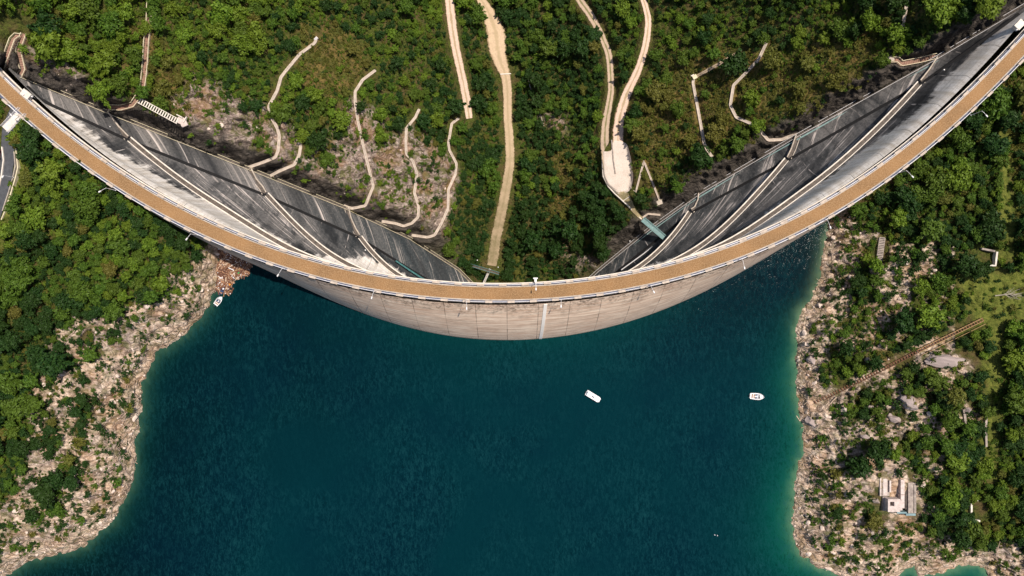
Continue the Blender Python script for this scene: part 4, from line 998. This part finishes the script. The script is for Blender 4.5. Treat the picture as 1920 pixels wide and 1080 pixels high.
# driftwood on the banks
for i, (u0, v0, u1, v1, r, l) in enumerate(((213,898,206,926,.28,'pale driftwood trunk lying upright on the lower left shore'),(172,978,186,963,.2,'slanting driftwood stick above the lower left shoreline'),(236,775,228,784,.15,'short driftwood stick on the middle left shore'),
    (252,690,268,678,.2,'grey pole lying toward the water on the left point'),(237,822,237,843,.18,'upright driftwood pole at the left waterline'),(1597,722,1616,752,.2,'pale pole lying below the lower end of the rail track'),(1568,744,1542,772,.2,'long bleached pole crossing the rocks at the right shore'),
    (1488,771,1500,790,.3,'thick driftwood trunk at the right waterline'),(1549,655,1548,667,.15,'short upright driftwood stick near the right shore'),(1537,633,1550,639,.16,'pale stick on the right shore rocks above the track end'),
    (1713,676,1722,685,.2,'pale snag left of the long bare slab'),(1555,815,1570,846,.16,'thin pole on the pale rocks halfway down the right shore'),(1700,1058,1722,1048,.2,'driftwood near the bottom right inlet'),(1862,1050,1905,1072,.22,'long pale trunk right of the bottom right inlet'),
    (1728,370,1742,386,.18,'forked pale branch on the slope below the right wing'),(9,490,30,492,.35,'white pole lying in the bushes near the left edge'),(140,620,128,632,.15,'small stick at the top of the left rocky shore'),(1880,1000,1868,1040,.18,'leaning yellow stem above the bottom right inlet'))):
    a, b = G(u0, v0, .5), G(u1, v1, .5); d = b-a; log((a+b)/2, math.atan2(d.y, d.x), math.hypot(d.x, d.y), r, l, M['wood'], d.z/max(.1, math.hypot(d.x, d.y)), 'driftwood_log', 2, i+9)
# boulders
def rock_mesh(seed, n=3):
    import bmesh
    bm = bmesh.new(); bmesh.ops.create_icosphere(bm, subdivisions=n, radius=1); rr = random.Random(seed)
    cuts = [(Vector((rr.uniform(-1,1), rr.uniform(-1,1), rr.uniform(-.5,1))).normalized(), rr.uniform(.45, .85)) for _ in range(11)]
    for v in bm.verts:
        for nrm, dd in cuts:
            k = v.co.dot(nrm)
            if k > dd: v.co -= nrm*(k-dd)
        v.co *= 1+.06*math.sin(v.co.x*9+seed)*math.sin(v.co.y*8)*math.cos(v.co.z*7)
    me = bpy.data.meshes.new('boulder'); bm.to_mesh(me); bm.free(); return me
for i, (u, v, sx, sy, sz, a, l) in enumerate(((1782,679,11.0,3.0,2.2,-.12,'long smooth grey pink rock slab in the bushes below the rail track'),(1707,758,4.4,3.2,2.4,-.5,'big rounded grey boulder on the right bank'),(1680,787,3.4,1.6,1.6,-.3,'low pale boulder pair left below the big boulder'),
    (1633,764,1.8,1.4,1.2,.6,'small pointed pale boulder left of the big boulder'),(1813,770,1.7,2.0,1.7,0,'upright pale boulder beside the stubby stone wall'),(1668,780,1.6,1.2,1.2,.3,'whitish block above the low pale boulder'),(1744,818,1.6,1.3,1.0,.2,'white boulder above the stone ruin'),
    (1522,675,2.2,2.6,1.6,.3,'round pale boulder at the right shore under the track end'),(1520,790,2.4,3.2,1.6,.1,'pinkish shore boulder where the track meets the lake'),(1622,818,2.2,.9,1.0,-.1,'flat white slab left above the stone ruin'))):
    me = rock_mesh(i+3); me.materials.append(M['boulder']); o = bpy.data.objects.new('boulder', me); sc.collection.objects.link(o)
    o.location = G(u, v, sz*.3); o.scale = (sx, sy, sz); o.rotation_euler = (0, 0, a); tag(o, l, 'boulder')
# car at the left edge
car = empty('parked_car', P(-3, 291, zt(2,291)+.6), R(85), 'dark red car at the very left edge on the access road', 'car')
m = MB(); m.box((0,0,.55), 4.1, 1.7, .6, top=.95); m.box((-.1,0,1.08), 2.2, 1.5, .5, top=.8); o = m.build('body', M['red_paint']); o.parent = car
m = MB(); m.box((1.12,0,1.0), .5, 1.35, .35, top=.7); m.box((-1.3,0,1.0), .5, 1.35, .35, top=.7); o = m.build('windscreen', M['glass']); o.parent = car
for x in (-1.3, 1.3):
    for y in (-.85, .85):
        m = MB(); m.tube([(x, y-.1, .32), (x, y+.1, .32)], .32, 12); o = m.build('wheel', M['rubber']); o.parent = car

# ============================================================= VEGETATION
def leaf_mat(name, a, b, c):
    t = NT(name); oi = t.node('ShaderNodeObjectInfo'); la = t.attr('leaf')
    n = t.noise(t.obj(), .5, 3, .6)
    col = t.mix(la, a, b); col = t.mix(t.math('MULTIPLY', t.ramp(oi.outputs['Random'], [(0, 0), (1, 1)]), .75), col, c)
    hsv = t.node('ShaderNodeHueSaturation'); t.set(hsv.inputs['Color'], col)
    t.link(t.math('ADD', .72, t.math('MULTIPLY', n, .6)), hsv.inputs['Value']); hsv.inputs['Saturation'].default_value = 1.0
    t.fin(hsv.outputs[0], .6, .25)
    tr = t.node('ShaderNodeBsdfTranslucent'); t.link(hsv.outputs[0], tr.inputs[0]); mx = t.node('ShaderNodeMixShader'); mx.inputs[0].default_value = .28
    t.link(t.b.outputs[0], mx.inputs[1]); t.link(tr.outputs[0], mx.inputs[2]); t.link(mx.outputs[0], t.out.inputs[0]); return t.mat
LM = {'bright': leaf_mat('bright_green_leaves', (.072, .150, .011), (.175, .270, .024), (.135, .180, .016)),
      'mid': leaf_mat('mid_green_leaves', (.040, .100, .010), (.100, .185, .018), (.090, .125, .014)),
      'dark': leaf_mat('dark_green_leaves', (.011, .042, .008), (.034, .084, .014), (.028, .058, .008)),
      'olive': leaf_mat('olive_brown_leaves', (.078, .098, .014), (.165, .175, .030), (.140, .120, .024))}
def crown_mesh(seed, Rr=4.0, nl=11, nq=1300, flat=.75, q=.42, spread=.62):
    rs = np.random.RandomState(seed); lob = []
    for i in range(nl):
        a = rs.uniform(0, 2*np.pi); r = Rr*spread*np.sqrt(rs.rand()); zc = rs.uniform(-.35, .55)*Rr*flat*(1-.45*r/Rr)
        lob.append((r*np.cos(a), r*np.sin(a), zc, Rr*rs.uniform(.20, .42)))
    lob = np.array(lob); k = rs.randint(0, nl, nq); d = rs.normal(size=(nq, 3)); d[:, 2] = np.abs(d[:, 2])*1.1-.35; d += rs.normal(size=(nq, 3))*.12
    d /= np.linalg.norm(d, axis=1)[:, None]; rad = lob[k, 3]*(.62+.45*rs.rand(nq)**.6)
    c = lob[k, :3]+d*rad[:, None]
    nb = 13; ba = np.sort(rs.uniform(0, 2*np.pi, nb)); be = rs.uniform(.05, 1.1, nb); bl_ = rs.uniform(.7, 1.2, nb); kb = rs.randint(0, nb, nq); tt = rs.rand(nq)**.6
    bd = np.stack([np.cos(ba)*np.cos(be), np.sin(ba)*np.cos(be), np.sin(be)*flat*1.1-.15], -1)
    cb = bd[kb]*(Rr*bl_[kb]*tt)[:, None]+rs.normal(size=(nq, 3))*(Rr*.10*(1.25-tt))[:, None]
    usb = rs.rand(nq) < .6; c = np.where(usb[:, None], cb, c); c[:, 2] += Rr*flat*.9
    n = d+rs.normal(size=(nq, 3))*.55; n[:, 2] += .25; n /= np.linalg.norm(n, axis=1)[:, None]
    t = np.cross(n, rs.normal(size=(nq, 3))); t /= np.linalg.norm(t, axis=1)[:, None]; b = np.cross(n, t)
    s = q*rs.uniform(.6, 1.35, nq)[:, None]*Rr/4
    v = np.stack([c-t*s*1.2, c+b*s*.62, c+t*s*1.2, c-b*s*.62], 1).reshape(-1, 3)
    f = np.arange(nq*4).reshape(nq, 4); me = bpy.data.meshes.new('crown'); me.from_pydata(v.tolist(), [], f.tolist())
    at = me.attributes.new('leaf', 'FLOAT', 'POINT'); vals = np.clip((c[:, 2]/(Rr*flat*2))*.6+rs.rand(nq)*.5, 0, 1)
    vals = rs.rand(nq); at.data.foreach_set('value', np.repeat(vals, 4)); return me
def trunk_mb(Rr, h, seed):
    rs = random.Random(seed); m = MB(); m.tube([(0,0,-1.2), (rs.uniform(-.1,.1), rs.uniform(-.1,.1), h*.5), (rs.uniform(-.3,.3), rs.uniform(-.3,.3), h)], .22*Rr/4+.06, 7, r1=.08)
    for k in range(5):
        a = rs.uniform(0, 6.28); z = h*rs.uniform(.35, .8); m.tube([(0,0,z), (math.cos(a)*Rr*.3, math.sin(a)*Rr*.3, z+Rr*.25), (math.cos(a)*Rr*.55, math.sin(a)*Rr*.55, z+Rr*.35)], .09, 5, r1=.03)
    return m
protoC = {}; protoT = {}; NV = 4
lib = {}
for col, lm in LM.items():
    for i in range(NV):
        cm = crown_mesh(100+i*7, q=.35, nq=2700 if i % 2 == 0 else 2300, nl=11+3*i, flat=(.6, .75, .9, .7)[i], spread=(.6, .66, .5, .7)[i]) if col == 'bright' else protoC[('bright', i)].copy()
        cm.materials.clear(); cm.materials.append(lm)
        cm.name = 'crown'
        if True:
            M4 = cm
        protoC[(col, i)] = cm
for i in range(NV):
    o = trunk_mb(4, 5.0, i).build('trunk', M['bark']); protoT[i] = o.data; bpy.data.objects.remove(o)
# lift crown onto trunk
for i in range(NV):
    for col in LM:
        me = protoC[(col, i)]; co = np.empty(len(me.vertices)*3); me.vertices.foreach_get('co', co); co = co.reshape(-1, 3); co[:, 2] += 1.6; me.vertices.foreach_set('co', co.ravel())
def joined(crown, trunk, name, coll):
    import bmesh
    bm = bmesh.new(); bm.from_mesh(crown); n0 = len(bm.faces)
    if trunk: bm.from_mesh(trunk)
    bm.faces.ensure_lookup_table()
    for f in bm.faces[n0:]: f.material_index = 1
    me = bpy.data.meshes.new(name); bm.to_mesh(me); bm.free(); me.materials.append(crown.materials[0])
    if trunk: me.materials.append(trunk.materials[0])
    o = bpy.data.objects.new(name, me); coll.objects.link(o); return o
def scatter_obj(name, coll, pts, label, cat, nprot):
    """pts rows: x y z scale rotz index"""
    pts = np.array(pts, float); me = bpy.data.meshes.new(name); me.vertices.add(len(pts)); me.vertices.foreach_set('co', pts[:, :3].ravel())
    for nm, c, ty in (('scl', 3, 'FLOAT'), ('rz', 4, 'FLOAT'), ('pick', 5, 'INT')):
        a = me.attributes.new(nm, ty, 'POINT'); a.data.foreach_set('value', pts[:, c].astype(np.int32 if ty == 'INT' else np.float32))
    a = me.attributes.new('scy', 'FLOAT', 'POINT'); a.data.foreach_set('value', (pts[:, 3]*np.random.RandomState(4).uniform(.72, 1.25, len(pts))).astype(np.float32))
    o = bpy.data.objects.new(name, me); sc.collection.objects.link(o)
    ng = bpy.data.node_groups.new(name, 'GeometryNodeTree'); ng.interface.new_socket('Geometry', in_out='INPUT', socket_type='NodeSocketGeometry'); ng.interface.new_socket('Geometry', in_out='OUTPUT', socket_type='NodeSocketGeometry')
    N = ng.nodes; gi, gout = N.new('NodeGroupInput'), N.new('NodeGroupOutput'); ip = N.new('GeometryNodeInstanceOnPoints'); ci = N.new('GeometryNodeCollectionInfo')
    ci.inputs['Collection'].default_value = coll; ci.inputs['Separate Children'].default_value = True; ci.inputs['Reset Children'].default_value = True
    def att(nm, ty):
        a = N.new('GeometryNodeInputNamedAttribute'); a.data_type = ty; a.inputs['Name'].default_value = nm; return a.outputs['Attribute']
    L = ng.links; L.new(gi.outputs[0], ip.inputs['Points']); L.new(ci.outputs[0], ip.inputs['Instance']); ip.inputs['Pick Instance'].default_value = True
    L.new(att('pick', 'INT'), ip.inputs['Instance Index']); cx = N.new('ShaderNodeCombineXYZ'); L.new(att('rz', 'FLOAT'), cx.inputs[2]); L.new(cx.outputs[0], ip.inputs['Rotation'])
    sx = N.new('ShaderNodeCombineXYZ'); [L.new(att(q_, 'FLOAT'), sx.inputs[i_]) for i_, q_ in enumerate(('scl', 'scy', 'scl'))]; L.new(sx.outputs[0], ip.inputs['Scale']); L.new(ip.outputs[0], gout.inputs[0])
    md = o.modifiers.new('scatter', 'NODES'); md.node_group = ng; tag(o, label, cat, kind='stuff'); return o
# density and size fields
def place(dmin_fn, n_try, accept, seed, u0=-120, u1=2040, v0=-120, v1=1200, cell=6.0):
    rs = np.random.RandomState(seed); grid = {}; out = []
    uu = rs.uniform(u0, u1, n_try); vv = rs.uniform(v0, v1, n_try); zz = samp(Z, uu, vv); rr = rs.rand(n_try)
    ds_ = np.minimum(samp(dStair, uu, vv), samp(dRoad, uu, vv)+6); acc = accept(uu, vv); s = K*(H-zz); X = (uu-960)*s; Y = (540-vv)*s; size = dmin_fn(uu, vv, rs.rand(n_try))
    for i in range(n_try):
        if rr[i] > acc[i]: continue
        x, y, r = X[i], Y[i], size[i]; gx, gy = int(x//cell), int(y//cell); ok = True
        for a in (-1, 0, 1):
            for b in (-1, 0, 1):
                for (px_, py_, pr_) in grid.get((gx+a, gy+b), ()):
                    if (px_-x)**2+(py_-y)**2 < ((pr_+r)*.52)**2: ok = False; break
                if not ok: break
            if not ok: break
        if ok and r > 1.3 and ds_[i] < r*3.0: ok = False
        if ok: grid.setdefault((gx, gy), []).append((x, y, r)); out.append((uu[i], vv[i], zz[i], r, x, y))
    return out
shadeclear = sstep(2, 13, dRoad)
dBover = np.where(outside | isU, 1, 0)
dCrest = np.abs(V-VC)
slopeR = sstep(1190, 1260, U)*(~isU)
dens = np.clip(1-rock*1.0-cliffm*1.15-sstep(40, 20, dL)*isU*.9, 0, 1)*dBover
dens = dens*np.where(isU & (dL < 10), 0, 1)
dens = dens*np.where((~isU) & (dB < 13), 0, 1)*np.where(isU & (V-VC < 26), 0, 1)*np.where((~isU) & (VC-V < 24), 0, 1)
dens = dens*(dRoad > 9)*(dTrack > 17)*(dBld > 52)*(meadow < .3)*(1-.72*dry)
for bu_, bv_, br_, bs_ in ((1782,679,62,30),(1707,758,30,24),(1680,785,24,16),(1813,768,16,26),(1845,484,34,26),(1830,958,22,30),(1851,803,14,44),(1652,468,14,34)):
    dens = dens*(np.hypot((U-bu_)/br_, (V-bv_)/bs_) > 1)
dens = dens*np.where(dStair < 11, 0, 1)
thin = 1-.55*slopeR-.35*sstep(380, 560, U)*sstep(850, 760, U)*(~isU)
dens = dens*(1-.6*sstep(1500, 1540, U)*sstep(1740, 1640, U)*isU*(fbm(U/40, V/40, 3, 230) > -.12))
dens = np.clip(dens, 0, 1)*np.clip(thin, .3, 1)*np.where((U < 84) & (V > 30) & (V < 150), 0, 1)
def size_fn(u, v, r):
    lf = sstep(330, 100, u)*(v < 260)
    f = .55+1.0*np.clip(fbm(u/60, v/60, 3, 201)*1.6+.5, 0, 1)
    return (1.3+3.0*r**2.2)*f+.25+lf*2.0*r
trees = place(size_fn, 60000, lambda u, v: np.clip(samp(dens, u, v), 0, 1)**1.6, 11)
def colour_of(u, v, r):
    n = float(fbm(np.array([u/70.0]), np.array([v/70.0]), 3, 50)[0]); dz = float(samp(dry, u, v))
    k = r.random()+n*.55
    if v > float(vcrest(min(max(u, 0), 1920))):
        if u < 960: k += .14 if u < 140 and v < 470 else (-.02 if v < 560 else -.30)
        else: k -= .10
    elif u < 360: k += .34
    elif u < 860: k += .10
    elif u < 1240: k -= .22+(.6 if v > 370 else 0)  # extra dark leaves near the dam stand in for valley shade
    else: k -= .02
    if dz > .5 and r.random() < .45: return 'olive'
    if r.random() < .035: return 'olive'
    return 'bright' if k > .78 else 'mid' if k > .34 else 'dark'
rnd = random.Random(77); T = []
for (u, v, z, r, x, y) in trees:
    T.append(dict(u=u, v=v, z=z, r=r, x=x, y=y, c=colour_of(u, v, rnd), k=rnd.randrange(NV), a=rnd.uniform(0, 6.28)))
# a few big trees read straight off the photo
for (u, v, r, c) in ((150,110,6.2,'bright'),(215,125,5.4,'bright'),(95,14,4.6,'mid'),(279,58,2.8,'bright'),(220,55,4.8,'mid'),(560,158,5.2,'bright'),(355,75,4.6,'bright'),(1750,30,6.5,'bright'),(1670,75,5.2,'bright'),(1620,50,4.6,'bright'),(1835,20,5.4,'bright'),(1402,190,4.4,'bright'),(1415,240,3.6,'bright'),
                     (1880,745,4.6,'mid'),(1775,738,4.0,'olive'),(115,325,4.6,'bright'),(44,270,3.2,'olive'),(80,410,4.8,'bright'),(1165,22,4.6,'bright'),(1245,150,4.4,'mid'),(600,185,3.8,'bright'),(205,180,5.0,'bright'),(1210,70,0,'mid')):
    if r <= 0: continue
    T = [t for t in T if math.hypot(t['x']-G(u, v).x, t['y']-G(u, v).y) > r*.55]
    g = G(u, v); T.append(dict(u=u, v=v, z=g.z, r=r, x=g.x, y=g.y, c=c, k=rnd.randrange(NV), a=rnd.uniform(0, 6.28), big=1))
inview = [t for t in T if 5 < t['u'] < 1915 and 5 < t['v'] < 1075]
inview.sort(key=lambda t: -t['r']/(H-t['z'])); solo = inview[:290]; sid = {id(t) for t in solo}; rest = [t for t in T if id(t) not in sid]
ANCH = [('the left end of the crest', 10, 170), ('the zigzag stairs at far left', 35, 90), ('the slatted footbridge', 300, 210), ('the long railed stairway', 276, 90), ('the top left corner', 30, 10), ('the winding stairway', 540, 140), ('the white hatch', 593, 70), ('the left rock outcrop', 430, 230),
        ('the overgrown stairway end', 700, 135), ('the middle rock face', 770, 330), ('the left dirt track', 855, 100), ('the wide part of the valley track', 930, 60), ('the narrow valley track', 952, 230), ('the foot of the valley track', 925, 480), ('the bare patch by the half buried wall', 1035, 232), ('the left hairpin leg', 1140, 130),
        ('the right hairpin leg', 1210, 60), ('the turning place', 1160, 340), ('the upturned V stairway', 1210, 330), ('the tiny gatehouse', 1302, 145), ('the curving stairway', 1375, 180), ('the stair climbing to the top edge', 1696, 30), ('the railed landing path', 1690, 118), ('the right end of the dam', 1890, 60), ('the top right corner', 1880, 10),
        ('the orange brown slope', 1470, 150), ('the side bridge', 25, 230), ('the access road', 25, 330), ('the farthest left lake lamp', 190, 360), ('the left bank lamp', 350, 448), ('the brown debris', 430, 500), ('the left rocky shore', 150, 640), ('the left edge of the lower forest', 10, 800), ('the white pole in the bushes', 18, 491), ('the lower left shore', 150, 960),
        ('the right curved lamp', 1711, 331), ('the lamp nearest the right edge', 1850, 216), ('the short dark steps', 1650, 470), ('the pale patch of rocks under the right wing', 1720, 510), ('the rectangular ruin', 1850, 485), ('the dead bare tree', 1880, 550), ('the upper end of the rail track', 1840, 600), ('the middle of the rail track', 1700, 668), ('the long bare slab', 1782, 679),
        ('the big boulder', 1707, 758), ('the straight grey wall', 1850, 800), ('the stone ruin', 1685, 932), ('the bracket shaped wall', 1825, 955), ('the bottom right inlet', 1790, 1065), ('the thick shore trunk', 1495, 780), ('the track end at the lake', 1530, 750), ('the dry valley floor', 1055, 360), ('the upper valley trees', 1040, 60)]
names = {'bright': 'bright green', 'mid': 'mid green', 'dark': 'dark green', 'olive': 'olive brown'}
def tree_label(t):
    best = min(ANCH, key=lambda a: (a[1]-t['u'])**2+(a[2]-t['v'])**2); dx, dy = t['u']-best[1], t['v']-best[2]; d = math.hypot(dx, dy)
    ang = math.degrees(math.atan2(-dy, dx)) % 360; dirs = ['right of', 'up and right of', 'above', 'up and left of', 'left of', 'down and left of', 'below', 'down and right of']
    s = 'huge' if t['r'] > 5 else 'large' if t['r'] > 3.9 else 'medium'
    how = '' if d < 80 or len(best[0].split()) > 5 else 'well '
    lab = f"{s} {names[t['c']]} round tree {how}{dirs[int((ang+22.5)//45) % 8]} {best[0]}"
    return lab if len(lab.split()) <= 16 else ' '.join(lab.replace(' round', '').replace('well ', '').split()[1:])
for t in solo:
    root = bpy.data.objects.new('broadleaf_tree', None); sc.collection.objects.link(root); root.location = (t['x'], t['y'], t['z']-.2)
    root.rotation_euler = (0, 0, t['a']); s = t['r']/4; root.scale = (s*rnd.uniform(.85, 1.2), s*rnd.uniform(.85, 1.2), s*(.9+.25*rnd.random())); root.empty_display_size = 1
    tag(root, tree_label(t), 'tree', 'single trees on the valley slopes and lake banks')
    plink('trunk', protoT[t['k']], root); plink('crown', protoC[(t['c'], t['k'])], root)
cols = list(LM)
lc = bpy.data.collections.new('tree_library')
for ci_, c in enumerate(cols):
    for i in range(NV): joined(protoC[(c, i)], protoT[i], 'woodland_tree_%02d' % (ci_*NV+i), lc)
scatter_obj('woodland_trees', lc, [(t['x'], t['y'], t['z']-.2, t['r']/4, t['a'], cols.index(t['c'])*NV+t['k']) for t in rest], 'mixed green woodland covering both valley sides and banks', 'woodland', 16)
# shrubs / ground cover
sl = bpy.data.collections.new('shrub_library'); sm = {}
for ci_, c in enumerate(cols):
    for i in range(2):
        cm = crown_mesh(500+ci_*10+i, Rr=1.2, nl=6, nq=230, flat=.6, q=.62, spread=.65); cm.materials.append(LM[c]); joined(cm, None, 'shrub_%02d' % (ci_*2+i), sl)
sdens = np.clip(np.where(dens > .02, .95, 0)+rock*.9*(fbm(U/17, V/17, 3, 71) > np.where(isU, .0, .06))+dry*.5+meadow*.1, 0, 1)*dBover
sdens = sdens*np.where(isU & (dL < 16), 0, 1)*(1-.9*sstep(26, 12, dL)*isU)*(dRoad > 2)*(dTrack > 8)*(dBld > 44)*(dStair > 4.2)*(1-.85*cliffm)
sdens = sdens*np.where((~isU) & (dB < 10), 0, 1)*np.where(isU & (V-VC < 20), 0, 1)*np.where((~isU) & (VC-V < 22), 0, 1)
sh = place(lambda u, v, r: .5+.8*r*r+samp(rock, u, v)*r**3*.9, 120000, lambda u, v: np.clip(samp(sdens, u, v), 0, 1), 23, -60, 1980, -60, 1140, 3.0)
pts = []
for (u, v, z, r, x, y) in sh:
    c = colour_of(u, v, rnd)
    if rnd.random() < .07+.42*float(samp(dry, u, v)): c = 'olive'
    pts.append((x, y, z-.1, r/1.2*rnd.uniform(.9, 1.3), rnd.uniform(0, 6.28), cols.index(c)*2+rnd.randrange(2)))
scatter_obj('undergrowth', sl, pts, 'low shrubs and scrub filling the gaps between trees and rocks', 'undergrowth', 8)
# loose rocks
rl = bpy.data.collections.new('rock_library'); rmats = [simple('pale_shore_stone', (.80, .68, .58), (.50, .39, .33), .8, bump=.6), simple('grey_scree_stone', (.42, .35, .31), (.18, .145, .125), .8, bump=.6)]
for i in range(6):
    me = rock_mesh(40+i, 2); me.materials.append(rmats[i//3]); o = bpy.data.objects.new('stone_%02d' % i, me); rl.objects.link(o)
rd = np.clip(rock*np.where(isU, .2, .10)+sstep(60, 10, dL)*isU*.4, 0, 1)*np.clip((fbm(U/16, V/16, 3, 81)+.12)*6, 0, 1)*np.where(isU & (dL < 1), 0, 1)*(dRoad > 3)*(dStair > 6)*(dBld > 40)*np.where((~isU) & (~outside), 0, 1)*np.where(isU & (V-VC < 20), 0, 1)*(dTrack > 8)
rp_ = place(lambda u, v, r: .25+.75*r**3+1.0*r**22, 60000, lambda u, v: np.clip(samp(rd, u, v), 0, 1), 31, -60, 1980, -60, 1140, 2.5)
pts = [(x, y, z, r*.85, rnd.uniform(0, 6.28), rnd.randrange(3)+(0 if (samp(shore, u, v) > .3 or rnd.random() < .3) else 3)) for (u, v, z, r, x, y) in rp_]
scatter_obj('loose_stones', rl, pts, 'pale loose stones and scree over the rock faces and lake shores', 'stones', 6)
# driftwood sticks (uncountable litter on the shore)
m = MB(); cnt = 0; rnd2 = random.Random(3)
while cnt < 420:
    u, v = rnd2.uniform(0, 1900), rnd2.uniform(520, 1080)
    d = float(samp(dL, u, v))
    if not (2 < d < 40) or float(samp(Z, u, v)) < -26: continue
    cnt += 1; p = G(u, v, .35); a = rnd2.uniform(0, 3.14); L_ = rnd2.uniform(.8, 3.6); e = Vector((math.cos(a), math.sin(a), 0))
    m.tube([p-e*L_/2, p+e*L_/2], .09, 5, r1=.05)
o = m.build('shore_sticks', M['wood']); tag(o, 'scattered driftwood sticks along both lake shores', 'driftwood', kind='stuff')
# bare dead tree in the meadow
g = G(1884, 552, 0); root = empty('dead_tree', g, 0, 'bare leafless fallen tree on the bright grass near the right edge', 'tree'); m = MB(); rr = random.Random(8)
m.tube([g+Vector((-4,-.5,.4)), g+Vector((0,0,1.0)), g+Vector((3,.6,1.2))], .25, 7, r1=.12); m.build('trunk', M['dead_bark'], root); m = MB()
for k in range(16):
    b0 = g+Vector((rr.uniform(-1.5, 3), 0, 1.0)); a = rr.uniform(-.9, .9)+(0 if k % 2 else .3); L_ = rr.uniform(2.5, 6)
    m.tube([b0, b0+Vector((math.cos(a)*L_*.5, math.sin(a)*L_*.5, .5)), b0+Vector((math.cos(a)*L_, math.sin(a)*L_*.8, .9))], .11, 5, r1=.03)
m.build('branches', M['dead_bark'], root)
print('trees', len(T), 'solo', len(solo), 'shrubs', len(sh), 'stones', len(rp_))
